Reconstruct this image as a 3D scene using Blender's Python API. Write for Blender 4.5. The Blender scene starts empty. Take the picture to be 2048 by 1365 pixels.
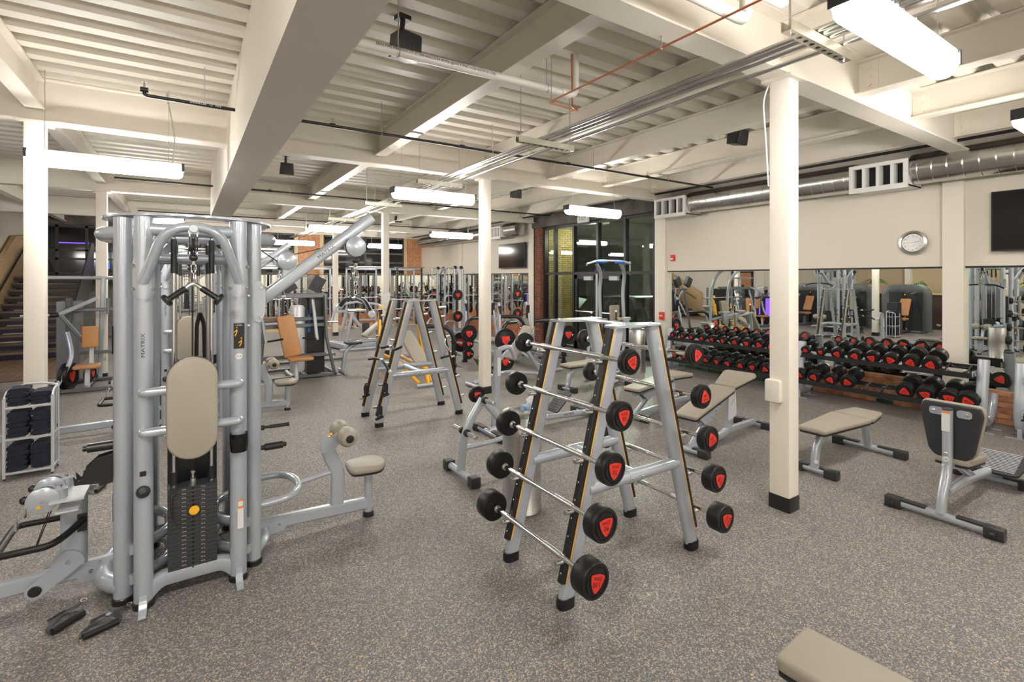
import bpy, bmesh, math, random
from mathutils import Vector, Matrix
random.seed(7)
S = bpy.context.scene
COL = S.collection
PI = math.pi
# ------------------------------------------------------------------ camera, world, exposure
YAW = math.atan2(652, 994)
cd = bpy.data.cameras.new('camera'); cam = bpy.data.objects.new('camera', cd); COL.objects.link(cam)
cam.location = (0, 0, 1.85); cam.rotation_euler = (PI/2, 0, -YAW)
cd.sensor_width = 36; cd.lens = 994/2048*36; cd.shift_y = -125.5/2048; cd.clip_start = .05; cd.clip_end = 200
S.camera = cam
S.view_settings.view_transform = 'Standard'
try: S.view_settings.look = 'None'
except Exception: pass
S.view_settings.gamma = 1; S.view_settings.use_curve_mapping = False
S.view_settings.exposure = 0.0
w = bpy.data.worlds.new('night_sky'); S.world = w; w.use_nodes = True
w.node_tree.nodes['Background'].inputs[0].default_value = (.5, .52, .5, 1)
w.node_tree.nodes['Background'].inputs[1].default_value = .10
LAMP_W = 70.0

# ------------------------------------------------------------------ materials
def mat(name, col, rough=.5, metal=0, spec=.5, coat=0, emit=None, es=0):
    m = bpy.data.materials.new(name); m.use_nodes = True
    b = m.node_tree.nodes['Principled BSDF']
    b.inputs['Base Color'].default_value = (*col, 1); b.inputs['Roughness'].default_value = rough
    b.inputs['Metallic'].default_value = metal; b.inputs['Specular IOR Level'].default_value = spec
    b.inputs['Coat Weight'].default_value = coat
    if emit: b.inputs['Emission Color'].default_value = (*emit, 1); b.inputs['Emission Strength'].default_value = es
    return m
def nodes(m): return m.node_tree.nodes, m.node_tree.links, m.node_tree.nodes['Principled BSDF']
def noisy(m, c2, scale=4, lo=.35, hi=.65, bump=0, bscale=None, dist=.002, stretch=None, detail=4):
    n, l, b = nodes(m); tc = n.new('ShaderNodeTexCoord'); src = tc.outputs['Object']
    if stretch:
        mp = n.new('ShaderNodeMapping'); mp.inputs['Scale'].default_value = stretch; l.new(src, mp.inputs[0]); src = mp.outputs[0]
    t = n.new('ShaderNodeTexNoise'); t.inputs['Scale'].default_value = scale; t.inputs['Detail'].default_value = detail; l.new(src, t.inputs['Vector'])
    r = n.new('ShaderNodeValToRGB'); c1 = b.inputs['Base Color'].default_value[:]
    r.color_ramp.elements[0].position = lo; r.color_ramp.elements[0].color = c1
    r.color_ramp.elements[1].position = hi; r.color_ramp.elements[1].color = (*c2, 1)
    l.new(t.outputs['Fac'], r.inputs[0]); l.new(r.outputs[0], b.inputs['Base Color'])
    if bump:
        t2 = n.new('ShaderNodeTexNoise'); t2.inputs['Scale'].default_value = bscale or scale*5; l.new(src, t2.inputs['Vector'])
        bp = n.new('ShaderNodeBump'); bp.inputs['Strength'].default_value = bump; bp.inputs['Distance'].default_value = dist
        l.new(t2.outputs['Fac'], bp.inputs['Height']); l.new(bp.outputs[0], b.inputs['Normal'])
    return m
M = {}
M['cream'] = noisy(mat('cream_steel_paint', (.77, .72, .635), .42), (.79, .74, .655), 1.2, bump=.05, bscale=60)
M['deck'] = noisy(mat('deck_paint', (.76, .715, .635), .5), (.73, .685, .60), .7, bump=.05, bscale=40)
M['wall'] = noisy(mat('wall_paint', (.76, .705, .61), .6), (.74, .685, .59), .6, bump=.1, bscale=150, dist=.001)
M['grey'] = noisy(mat('silver_frame_paint', (.42, .455, .515), .25, .25, coat=.6), (.45, .485, .54), 2)
M['dgrey'] = mat('dark_silver_paint', (.17, .18, .19), .35, .5)
M['white_grey'] = mat('light_frame_paint', (.62, .63, .66), .3, .1)
M['chrome'] = mat('chrome', (.82, .82, .82), .12, 1)
M['steel'] = noisy(mat('brushed_steel', (.55, .55, .55), .3, 1), (.66, .66, .64), 12, stretch=(1, 1, 12))
M['knurl'] = mat('knurled_steel', (.62, .62, .62), .38, 1)
M['black'] = noisy(mat('black_rubber', (.008, .008, .009), .42, spec=.4), (.013, .013, .014), 30)
M['plastic'] = mat('black_plastic', (.016, .016, .018), .32)
M['gloss'] = mat('gloss_black', (.006, .006, .007), .08)
M['char'] = mat('charcoal_plastic', (.032, .034, .038), .42, spec=.4)
M['red'] = mat('red_decal', (.75, .035, .02), .45)
M['yel'] = mat('yellow_paint', (.85, .42, .01), .3, coat=.4)
M['stripe'] = mat('amber_strip', (.9, .45, .02), .4)
M['tan'] = noisy(mat('taupe_vinyl', (.33, .295, .24), .42), (.35, .315, .26), 3, bump=.12, bscale=300, dist=.001)
M['orange'] = noisy(mat('caramel_vinyl', (.50, .235, .085), .42), (.54, .26, .10), 3, bump=.1, bscale=200, dist=.001)
M['white'] = mat('white_paint', (.8, .8, .78), .5)
M['ink'] = mat('black_ink', (.01, .01, .01), .6)
M['wink'] = mat('white_ink', (.8, .8, .8), .6)
M['label'] = mat('paper_label', (.7, .7, .7), .6)
M['orl'] = mat('orange_label', (.9, .25, .02), .6)
M['towel'] = noisy(mat('navy_towel', (.014, .018, .032), .95), (.026, .031, .05), 60, bump=.6, bscale=400, dist=.003)
M['mirror'] = mat('mirror_glass', (.90, .93, .90), .0, 1)
M['tv'] = mat('tv_screen', (.008, .008, .009), .12)
M['bframe'] = mat('black_window_frame', (.012, .012, .013), .4)
M['galv'] = noisy(mat('galvanised_steel', (.52, .52, .51), .26, 1), (.68, .68, .66), 3, .3, .7)
M['pvc'] = mat('white_pvc', (.72, .70, .65), .35)
M['copper'] = mat('copper', (.75, .32, .18), .3, 1)
M['pipe'] = mat('black_steel_pipe', (.02, .02, .02), .3, .3)
M['zinc'] = noisy(mat('zinc_strut', (.5, .47, .36), .35, 1), (.6, .58, .5), 8)
M['lamp'] = mat('lit_lamp_lens', (.9, .9, .9), .4, emit=(1, .962, .90), es=LAMP_W)
M['wood'] = noisy(mat('oak_wood', (.52, .36, .18), .5), (.62, .46, .26), 3, stretch=(8, .6, 8))
M['dwood'] = noisy(mat('dark_stair_wood', (.085, .05, .027), .6), (.20, .13, .08), 3, stretch=(.6, 8, 8))
M['beamwood'] = noisy(mat('timber', (.35, .17, .07), .6), (.45, .24, .11), 4, stretch=(.6, 8, 8))
M['brickr'] = noisy(mat('red_brick', (.36, .12, .06), .85), (.50, .21, .11), 9, bump=.5, bscale=80)
M['brickd'] = noisy(mat('dark_brick', (.15, .055, .035), .85), (.27, .09, .05), 9, bump=.5, bscale=80)
M['bricko'] = noisy(mat('orange_brick', (.46, .18, .07), .85), (.58, .29, .15), 9, bump=.5, bscale=80)
M['mortar'] = noisy(mat('mortar', (.5, .43, .33), .9), (.38, .34, .28), 12, bump=.5, bscale=120)
M['mortard'] = noisy(mat('grey_mortar', (.2, .19, .17), .9), (.28, .27, .25), 12, bump=.5, bscale=120)
M['green'] = noisy(mat('green_painted_brick', (.012, .05, .025), .7), (.02, .09, .045), 6)
M['leaf'] = noisy(mat('fern_leaf', (.05, .16, .02), .5), (.12, .30, .04), 8)
M['rust'] = noisy(mat('weathered_steel_beam', (.045, .04, .034), .6), (.12, .10, .085), 4)
M['snow'] = mat('snow', (.7, .72, .72), .8)
M['facade'] = noisy(mat('dim_render_facade', (.30, .27, .22), .8), (.36, .32, .27), 1)
M['asph'] = noisy(mat('asphalt', (.03, .03, .03), .8), (.07, .07, .07), 2)
M['blue'] = mat('blue_plastic', (.03, .15, .55), .4)
M['paleblue'] = mat('pale_blue_card', (.35, .50, .75), .6)
M['tissue'] = mat('tissue_paper', (.85, .85, .85), .9)
M['purple'] = mat('purple_lit_panel', (.1, .05, .5), .5, emit=(.22, .08, 1), es=1.6)
M['bluescr'] = mat('blue_screen', (.0, .0, .1), .3, emit=(.1, .2, .9), es=1.2)
M['warm'] = mat('warm_wall', (.55, .44, .28), .7)
M['door'] = noisy(mat('orange_wood_door', (.40, .17, .06), .45), (.46, .21, .08), 3, stretch=(6, 6, .6))
M['mirrorf'] = mat('dark_walnut', (.07, .045, .03), .5)
# rubber floor with speckles
m = mat('speckled_rubber_floor', (.1, .1, .1), .55, spec=.35); n, l, b = nodes(m)
tc = n.new('ShaderNodeTexCoord')
ns = n.new('ShaderNodeTexNoise'); ns.inputs['Scale'].default_value = 60; ns.inputs['Detail'].default_value = 2; l.new(tc.outputs['Object'], ns.inputs['Vector'])
mx = n.new('ShaderNodeVectorMath'); mx.operation = 'MULTIPLY_ADD'; mx.inputs[1].default_value = (.012, .012, .0); l.new(ns.outputs['Color'], mx.inputs[0]); l.new(tc.outputs['Object'], mx.inputs[2])
v = n.new('ShaderNodeTexVoronoi'); v.inputs['Scale'].default_value = 170; l.new(mx.outputs[0], v.inputs['Vector'])
sp = n.new('ShaderNodeSeparateColor'); l.new(v.outputs['Color'], sp.inputs[0])
r = n.new('ShaderNodeValToRGB'); r.color_ramp.interpolation = 'CONSTANT'; e = r.color_ramp.elements
e[0].position = 0; e[0].color = (.125, .122, .124, 1); e[1].position = .38; e[1].color = (.17, .165, .165, 1)
for p_, c_ in ((.62, (.23, .22, .215, 1)), (.76, (.33, .315, .30, 1)), (.85, (.42, .33, .24, 1)), (.92, (.50, .45, .38, 1)), (.97, (.55, .36, .20, 1))):
    q = e.new(p_); q.color = c_
l.new(sp.outputs[0], r.inputs[0])
n2 = n.new('ShaderNodeTexNoise'); n2.inputs['Scale'].default_value = .8; n2.inputs['Detail'].default_value = 5; l.new(tc.outputs['Object'], n2.inputs['Vector'])
mr = n.new('ShaderNodeMapRange'); mr.inputs[3].default_value = .82; mr.inputs[4].default_value = 1.14; l.new(n2.outputs['Fac'], mr.inputs[0])
mm = n.new('ShaderNodeMix'); mm.data_type = 'RGBA'; mm.blend_type = 'MULTIPLY'; mm.inputs[0].default_value = 1
l.new(r.outputs[0], mm.inputs[6]); l.new(mr.outputs[0], mm.inputs[7]); l.new(mm.outputs[2], b.inputs['Base Color'])
M['floor'] = m
# window glass: clear pane
m = bpy.data.materials.new('window_glass'); m.use_nodes = True; n = m.node_tree.nodes; l = m.node_tree.links
n.remove(n['Principled BSDF']); o = n['Material Output']
t = n.new('ShaderNodeBsdfTransparent'); t.inputs[0].default_value = (.8, .86, .8, 1)
g = n.new('ShaderNodeBsdfGlossy'); g.inputs['Roughness'].default_value = .01
lw = n.new('ShaderNodeLayerWeight'); lw.inputs[0].default_value = .5
pw = n.new('ShaderNodeMath'); pw.operation = 'POWER'; pw.inputs[1].default_value = 3.5; l.new(lw.outputs['Facing'], pw.inputs[0])
f = n.new('ShaderNodeMath'); f.operation = 'MULTIPLY_ADD'; f.inputs[1].default_value = .85; f.inputs[2].default_value = .06; l.new(pw.outputs[0], f.inputs[0])
s = n.new('ShaderNodeMixShader'); l.new(f.outputs[0], s.inputs[0]); l.new(t.outputs[0], s.inputs[1]); l.new(g.outputs[0], s.inputs[2]); l.new(s.outputs[0], o.inputs[0])
M['glass'] = m

# ------------------------------------------------------------------ mesh builder
def frame(d, up=None):
    d = Vector(d).normalized(); up = Vector(up) if up else Vector((0, 0, 1))
    if abs(d.dot(up)) > .98: up = Vector((0, 1, 0))
    u = up.cross(d).normalized(); return u, d.cross(u).normalized()      # u sideways, v up-ish
def fillet(pts, r, k=4):
    pts = [Vector(p) for p in pts]; out = [pts[0]]
    for i in range(1, len(pts)-1):
        a, b_, c = pts[i-1], pts[i], pts[i+1]; da = a-b_; dc = c-b_
        rr = min(r, da.length*.49, dc.length*.49); p = b_+da.normalized()*rr; q = b_+dc.normalized()*rr
        for j in range(k+1):
            t_ = j/k; out.append(p*(1-t_)**2+b_*2*t_*(1-t_)+q*t_*t_)
    out.append(pts[-1]); return out
def rect(w_, h_, r=None, k=2):
    if r is None: r = min(w_, h_)*.18
    o = []
    for cx_, cy_, a0 in ((w_/2-r, h_/2-r, 0), (-w_/2+r, h_/2-r, 1), (-w_/2+r, -h_/2+r, 2), (w_/2-r, -h_/2+r, 3)):
        for j in range(k+1):
            a = (a0+j/k)*PI/2; o.append((cx_+r*math.cos(a), cy_+r*math.sin(a)))
    return o
def circ(r, n=14): return [(r*math.cos(2*PI*i/n), r*math.sin(2*PI*i/n)) for i in range(n)]
def rpoly(pts, r, k=3):
    P = [Vector((p[0], p[1], 0)) for p in pts]; N = len(P); o = []
    for i in range(N):
        a, b_, c = P[i-1], P[i], P[(i+1) % N]; da = a-b_; dc = c-b_
        rr = min(r, da.length*.45, dc.length*.45); p = b_+da.normalized()*rr; q = b_+dc.normalized()*rr
        for j in range(k+1):
            t_ = j/k; v_ = p*(1-t_)**2+b_*2*t_*(1-t_)+q*t_*t_; o.append((v_.x, v_.y))
    return o
def inset(poly, d):
    N = len(poly); A = sum(poly[i-1][0]*poly[i][1]-poly[i][0]*poly[i-1][1] for i in range(N)); sg = 1 if A > 0 else -1; o = []
    for i in range(N):
        a, c = poly[i-1], poly[(i+1) % N]; tx, ty = c[0]-a[0], c[1]-a[1]; L = math.hypot(tx, ty) or 1
        o.append((poly[i][0]-sg*ty/L*d, poly[i][1]+sg*tx/L*d))
    return o
class MB:
    def __init__(s): s.v = []; s.f = []
    def loft(s, rings, cap=True, closed=False):
        b_ = len(s.v); n_ = len(rings[0])
        for r_ in rings: s.v += [tuple(p) for p in r_]
        K = len(rings)
        for i in range(K if closed else K-1):
            for j in range(n_):
                a = b_+i*n_+j; b2 = b_+i*n_+(j+1) % n_; c = b_+((i+1) % K)*n_+(j+1) % n_; d = b_+((i+1) % K)*n_+j
                s.f.append((a, b2, c, d))
        if cap and not closed:
            s.f.append(tuple(b_+j for j in reversed(range(n_)))); s.f.append(tuple(b_+(K-1)*n_+j for j in range(n_)))
        return s
    def sweep(s, pts, prof, r=0, up=None, closed=False, k=4):
        pts = fillet(pts, r, k) if r else [Vector(p) for p in pts]; rings = []; pv = None; N = len(pts)
        for i, p in enumerate(pts):
            if closed: d = (pts[(i+1) % N]-pts[i-1])
            else: d = (pts[min(i+1, N-1)]-pts[max(i-1, 0)])
            d.normalize()
            if pv is None:
                u, v_ = frame(d, up)
            else:
                v_ = pv-d*pv.dot(d); v_.normalize(); u = v_.cross(d).normalized()
            pv = v_; rings.append([p+u*a+v_*b_ for a, b_ in prof])
        return s.loft(rings, closed=closed)
    def tube(s, pts, rad, r=0, n=12, closed=False, k=4): return s.sweep(pts, circ(rad, n), r, closed=closed, k=k)
    def bar(s, pts, w_, h_, r=0, up=None): return s.sweep(pts, rect(w_, h_, min(w_, h_)*.2, 1), r, up)
    def box(s, c, d, rz=0, R=None):
        R = R or Matrix.Rotation(rz, 3, 'Z'); c = Vector(c); b_ = len(s.v)
        for z in (-.5, .5):
            for x, y in ((-.5, -.5), (.5, -.5), (.5, .5), (-.5, .5)): s.v.append(tuple(c+R@Vector((x*d[0], y*d[1], z*d[2]))))
        for q in ((3, 2, 1, 0), (4, 5, 6, 7), (0, 1, 5, 4), (1, 2, 6, 5), (2, 3, 7, 6), (3, 0, 4, 7)): s.f.append(tuple(b_+i for i in q))
        return s
    def bx(s, x0, x1, y0, y1, z0, z1): return s.box(((x0+x1)/2, (y0+y1)/2, (z0+z1)/2), (abs(x1-x0), abs(y1-y0), abs(z1-z0)))
    def slab(s, poly, o, u, v, t0, t1, bev=0, k=3):
        """polygon (2d, in u,v) extruded along u x v from t0 to t1 with rounded rim"""
        o, u, v = Vector(o), Vector(u).normalized(), Vector(v).normalized(); w_ = u.cross(v); A = sum(poly[i-1][0]*poly[i][1]-poly[i][0]*poly[i-1][1] for i in range(len(poly)))
        if A < 0: poly = poly[::-1]
        if t0 > t1: t0, t1 = t1, t0
        def ring(pl, t_): return [o+u*a+v*b_+w_*t_ for a, b_ in pl]
        rings = []
        if bev:
            for j in range(k+1):
                a = PI/2*j/k; rings.append(ring(inset(poly, bev*(1-math.sin(a))), t0+bev*(1-math.cos(a))))
            for j in range(k+1):
                a = PI/2*(1-j/k); rings.append(ring(inset(poly, bev*(1-math.sin(a))), t1-bev*(1-math.cos(a))))
        else: rings = [ring(poly, t0), ring(poly, t1)]
        return s.loft(rings)
    def lathe(s, o, ax, prof, n=20, up=None):
        u, v_ = frame(ax, up); a = Vector(ax).normalized(); o = Vector(o)
        return s.loft([[o+a*h+(u*math.cos(2*PI*i/n)+v_*math.sin(2*PI*i/n))*max(r_, 1e-4) for i in range(n)] for r_, h in prof])
    def cyl(s, p, q, r_, n=14, bev=0):
        p, q = Vector(p), Vector(q); L = (q-p).length
        pr = [(r_-bev, 0), (r_, bev), (r_, L-bev), (r_-bev, L)] if bev else [(r_, 0), (r_, L)]
        return s.lathe(p, q-p, pr, n)
    def sph(s, c, r_, n=12, sq=(1, 1, 1)):
        K = n//2; c = Vector(c)
        return s.loft([[c+Vector((r_*sq[0]*math.sin(PI*i/K+1e-3*(i in (0, K)))*math.cos(2*PI*j/n), r_*sq[1]*math.sin(PI*i/K+1e-3*(i in (0, K)))*math.sin(2*PI*j/n), -r_*sq[2]*math.cos(PI*i/K))) for j in range(n)] for i in range(K+1)])
    def build(s, name, m_, parent=None, off=None, smooth=True, label=None):
        me = bpy.data.meshes.new(name)
        if off is None and parent is not None and parent.get('_w'): off = Vector(parent['_w'])
        V = [tuple(Vector(p)-off) for p in s.v] if off is not None else s.v
        me.from_pydata(V, [], s.f); me.materials.append(M[m_] if isinstance(m_, str) else m_)
        bm_ = bmesh.new(); bm_.from_mesh(me); bmesh.ops.recalc_face_normals(bm_, faces=bm_.faces); bm_.to_mesh(me); bm_.free()
        if smooth: me.shade_smooth(); me.set_sharp_from_angle(angle=math.radians(38))
        o = bpy.data.objects.new(name, me); COL.objects.link(o)
        if parent is not None:
            o.parent = parent
            if off is not None: o['_w'] = list(off)
        if label: o['label'] = label
        return o
def tag(o, label, cat, group=None, kind=None):
    o['label'] = label; o['category'] = cat
    if group: o['group'] = group
    if kind: o['kind'] = kind
    return o
def thing(name, label, cat, loc=(0, 0, 0), rz=0, group=None, world=False, kind=None):
    """world=True: the parts are given in world coordinates, the Empty stands at loc"""
    o = bpy.data.objects.new(name, None); o.empty_display_size = .1; COL.objects.link(o); o.location = loc; o.rotation_euler = (0, 0, rz)
    if world: o['_w'] = list(loc)
    return tag(o, label, cat, group, kind)
def copy_tree(o, parent=None, loc=None, rz=None, label=None, group=None):
    c = o.copy(); COL.objects.link(c)
    if parent is not None: c.parent = parent
    if loc is not None: c.location = loc
    if rz is not None: c.rotation_euler = (0, 0, rz)
    if label: c['label'] = label
    if group: c['group'] = group
    for ch in list(KIDS.get(o.name) or kids(o)): copy_tree(ch, c)
    return c
KIDS = {}
def kids(o):
    return [x for x in COL.objects if x.parent == o]
_tx = {}
def text(s_, size, o, u, v, m_, parent, name='lettering', depth=.0008, off=None, align='CENTER', vert='CENTER'):
    """lettering as a mesh; u = reading direction, v = up of the letters"""
    key = (s_, align, vert)
    if key not in _tx:
        c = bpy.data.curves.new('t', 'FONT'); c.body = s_; c.align_x = align; c.align_y = vert; c.size = 1; c.resolution_u = 2
        t_ = bpy.data.objects.new('t', c); COL.objects.link(t_); bpy.context.view_layer.update()
        me = bpy.data.meshes.new_from_object(t_.evaluated_get(bpy.context.evaluated_depsgraph_get()))
        _tx[key] = ([tuple(p.co) for p in me.vertices], [tuple(p.vertices) for p in me.polygons])
        bpy.data.objects.remove(t_); bpy.data.curves.remove(c); bpy.data.meshes.remove(me)
    V, F = _tx[key]; u = Vector(u).normalized(); v = Vector(v).normalized(); w_ = u.cross(v); o = Vector(o)
    if isinstance(size, (tuple, list)): sx, sy = size
    else: sx = sy = size
    b_ = MB(); b_.v = [tuple(o+u*p[0]*sx+v*p[1]*sy+w_*depth) for p in V]; b_.f = F
    if parent == 'mb': return b_
    me = bpy.data.meshes.new(name)
    if off is None and parent is not None and parent.get('_w'): off = Vector(parent['_w'])
    vv = [tuple(Vector(p)-off) for p in b_.v] if off is not None else b_.v
    me.from_pydata(vv, [], b_.f); me.materials.append(M[m_]); ob = bpy.data.objects.new(name, me); COL.objects.link(ob); ob.parent = parent
    return ob
# ================================================================== THE SETTING
XW = 8.65; YB = 20.4; XL = -7.0; YF = -6.0; ZD = 3.90
fl = MB().bx(XL-.2, XW+.2, YF, YB+.2, -.1, 0).build('floor', 'floor', smooth=False); fl['kind'] = 'structure'; fl['label'] = 'grey speckled rubber gym floor'
# corrugated deck
pts = []; y = YF
while y < YB+.1:
    for dy, z in ((0, ZD), (.13, ZD), (.165, ZD+.075), (.205, ZD+.075), (.215, ZD+.066), (.225, ZD+.075), (.265, ZD+.075)): pts.append((y+dy, z))
    y += .305
b = MB()
for (y0, z0), (y1, z1) in zip(pts, pts[1:]):
    k = len(b.v); b.v += [(XL-.2, y0, z0), (XW+.2, y0, z0), (XW+.2, y1, z1), (XL-.2, y1, z1)]; b.f.append((k, k+1, k+2, k+3))
b.bx(XL-.2, XW+.2, YF, YB+.2, ZD+.1, ZD+.2)
ceil = b.build('ceiling', 'deck', smooth=False); ceil['kind'] = 'structure'; ceil['label'] = 'cream painted corrugated steel deck over the whole gym'
def ibeam(p, q, dep, fw, t=.014, z=0):        # p,q ends at bottom centre
    b = MB(); p = Vector(p); q = Vector(q); d = (q-p).normalized(); s = Vector((-d.y, d.x, 0))
    prof = [(-fw/2, 0), (fw/2, 0), (fw/2, t), (t/2, t), (t/2, dep-t), (fw/2, dep-t), (fw/2, dep), (-fw/2, dep), (-fw/2, dep-t), (-t/2, dep-t), (-t/2, t), (-fw/2, t)]
    return b.loft([[e+s*a+Vector((0, 0, 1))*h for a, h in prof] for e in (p, q)])
COLY = [2.15, 6.95, 11.75, 16.55]
for y in [-2.65]+COLY:
    ibeam((XL, y, 3.45), (XW, y, 3.45), .45, .2).build('beam', 'cream', ceil, smooth=False)
PX = [-6.6, -4.9, -3.1, -1.29, 2.3, 4.03, 5.35, 6.65, 7.95]
spans = [(-6, -2.66), (-2.64, 2.14), (2.16, 6.94), (6.96, 11.74), (11.76, 16.54), (16.56, YB)]
for x in PX:
    for a, c in spans:
        ibeam((x, a, 3.585), (x, c, 3.585), .31, .15).build('purlin', 'cream', ceil, smooth=False)
# bolted connection plates at beam joints
for y in COLY[:2]:
    for x in PX[3:]:
        if x < 0: continue
        b = MB().bx(x-.012, x+.012, y-.17, y-.01, 3.60, 3.88)
        for z in (3.66, 3.74, 3.82):
            for sx in (-1, 1): b.cyl((x+sx*.012, y-.1, z), (x+sx*.03, y-.1, z), .016, 6)
        b.build('joint_plate', 'cream', ceil, smooth=False)
MB().bx(.41, .755, -6, 11.65, 3.08, ZD+.02).build('girder', 'cream', ceil, smooth=False)
# columns
names = {0: 'near right, beside the bench', 1: 'middle, behind the barbell rack', 2: 'far, beyond the accessory rack', 3: 'farthest'}
for side, (x0, x1) in enumerate(((3.96, 4.11), (-1.37, -1.21))):
    for i, y in enumerate([-2.65]+COLY):
        if side and i == 1: continue       # no post beside the camera
        t = thing('column', ('cream square steel column in the right row ' if side == 0 else 'cream square steel column in the left row ')+['behind the camera', 'nearest the flat bench', 'behind the barbell rack', 'beyond the accessory rack', 'before the back wall'][i], 'column', ((x0+x1)/2, y, 0), world=True, kind='structure')
        MB().slab(rpoly([(x0, y-.08), (x1, y-.08), (x1, y+.08), (x0, y+.08)], .012, 2), (0, 0, 0), (1, 0, 0), (0, 1, 0), 0, 3.45).build('shaft', 'cream', t)
        MB().slab(rpoly([(x0-.006, y-.086), (x1+.006, y-.086), (x1+.006, y+.086), (x0-.006, y+.086)], .012, 2), (0, 0, 0), (1, 0, 0), (0, 1, 0), 0, .115).build('base_band', 'plastic', t)
        MB().bx(x0-.05, x1+.05, y-.12, y+.12, 3.43, 3.452).build('cap_plate', 'cream', t)
        if side == 0 and i == 1:
            MB().slab(rpoly([(-.06, -.09), (.06, -.09), (.06, .09), (-.06, .09)], .02), (x0, y+.03, .95), (0, 1, 0), (0, 0, 1), -.05, 0, .008).build('outlet_box', 'cream', t)
            MB().tube([(x0+.02, y+.09, 3.44), (x0-.02, y+.12, 3.3), (x0-.015, y+.1, 3.0), (x0+.01, y+.09, 2.6)], .006, .08, 6).build('cable', 'white', t)
        if side == 0 and i == 3:
            MB().bx(x0-.03, x1+.01, y-.1, y-.08, 1.25, 1.5).build('switch_plate', 'white', t)
# ---- right wall
wr = MB().bx(XW, XW+.2, YF, 7.05, -.1, ZD+.1).bx(XW, XW+.2, 11.82, YB+.2, -.1, ZD+.1).bx(XW, XW+.2, 7.05, 11.82, 3.30, ZD+.1).build('wall_right', 'mortard', smooth=False)
wr['kind'] = 'structure'; wr['label'] = 'long right wall with mirrors over a brick base'
for k, (a, c) in enumerate(((YF, 2.2), (2.4, 7.05), (12.0, 16.5), (16.6, YB))):
    MB().bx(8.60, XW+.001, a, c, 2.0, ZD).build('drywall_panel', 'wall', wr, smooth=False)
    MB().bx(8.59, 8.60, a, c, 1.985, 2.01).build('edge_trim', 'bframe', wr, smooth=False)
for y0, y1 in ((2.2, 2.42), (7.05, 7.33), (11.8, 12.1), (16.45, 16.65)):
    MB().bx(8.52, XW+.001, y0, y1, 0, ZD).build('pilaster', 'cream', wr, smooth=False)
MB().bx(8.5, 8.63, 11.72, 11.80, .45, 3.55).build('wood_trim', 'wood', wr, smooth=False)
MB().bx(8.45, 8.72, 7.33, 11.82, 3.30, 3.62).build('lintel', 'rust', wr, smooth=False)
# brick base, bricks one by one along the near part
cnt = 0; BM = ['bricko', 'brickr', 'bricko']
bme = {}
def brick_mesh(m_, w_):
    key = (m_, w_)
    if key not in bme:
        o = MB().slab(rect(w_, .058, .004, 1), (0, 0, 0), (0, 1, 0), (0, 0, 1), -.008, .03, .003, 1).build('brick', m_); bme[key] = o.data; bpy.data.objects.remove(o)
    return bme[key]
for row in range(6):
    z = .036+row*.071; y = .9+(.11 if row % 2 else 0)
    while y < 7.0:
        if not (2.2 < y+.1 and y-.1 < 2.42) and cnt < 300:
            green = y > 5.0 or (3.2 < y < 3.75 and row > 2) or (3.4 < y < 3.9)
            mm_ = 'green' if (4.15 < y) else random.choice(BM)
            if 2.9 < y < 3.4 and row < 2 and random.random() < .6: mm_ = 'green'
            o = bpy.data.objects.new('brick', brick_mesh(mm_, .205)); COL.objects.link(o); o.parent = wr
            o.location = (8.63-random.random()*.004, y, z); cnt += 1
        y += .222
b = MB()
for row in range(6):
    y = 12.15+(.11 if row % 2 else 0)
    while y < 20.3:
        b.box((8.63, y, .036+row*.071), (.03, .205, .06)); y += .222
o = b.build('distant_bricks', 'brickr', wr, smooth=False); o['kind'] = 'stuff'
MB().bx(8.635, 8.65, YF, 2.2, .0, .44).build('brick_backing', 'mortar', wr, smooth=False)
MB().bx(8.635, 8.65, 2.42, 7.05, 0, .44).build('mortar_bed', 'mortar', wr, smooth=False)
MB().bx(8.57, 8.64, YF, 20.4, .435, .455).build('mirror_ledge', 'char', wr, smooth=False) if 0 else None
# mirrors on the right wall
lab = {0: 'tall wall mirror nearest the camera, right of the pilaster behind the second dumbbell rack', 1: 'wide wall mirror behind the dumbbell racks, under the clock', 2: 'wall mirror beyond the window wall, under the small television', 3: 'farthest wall mirror on the right wall, behind the smith machine'}
for k, (a, c) in enumerate(((YF, 2.2), (2.42, 7.05), (12.1, 16.45), (16.65, YB))):
    tag(MB().bx(8.625, 8.634, a, c, .44, 1.985).build('wall_mirror', 'mirror', smooth=False), lab[k], 'mirror')
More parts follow.
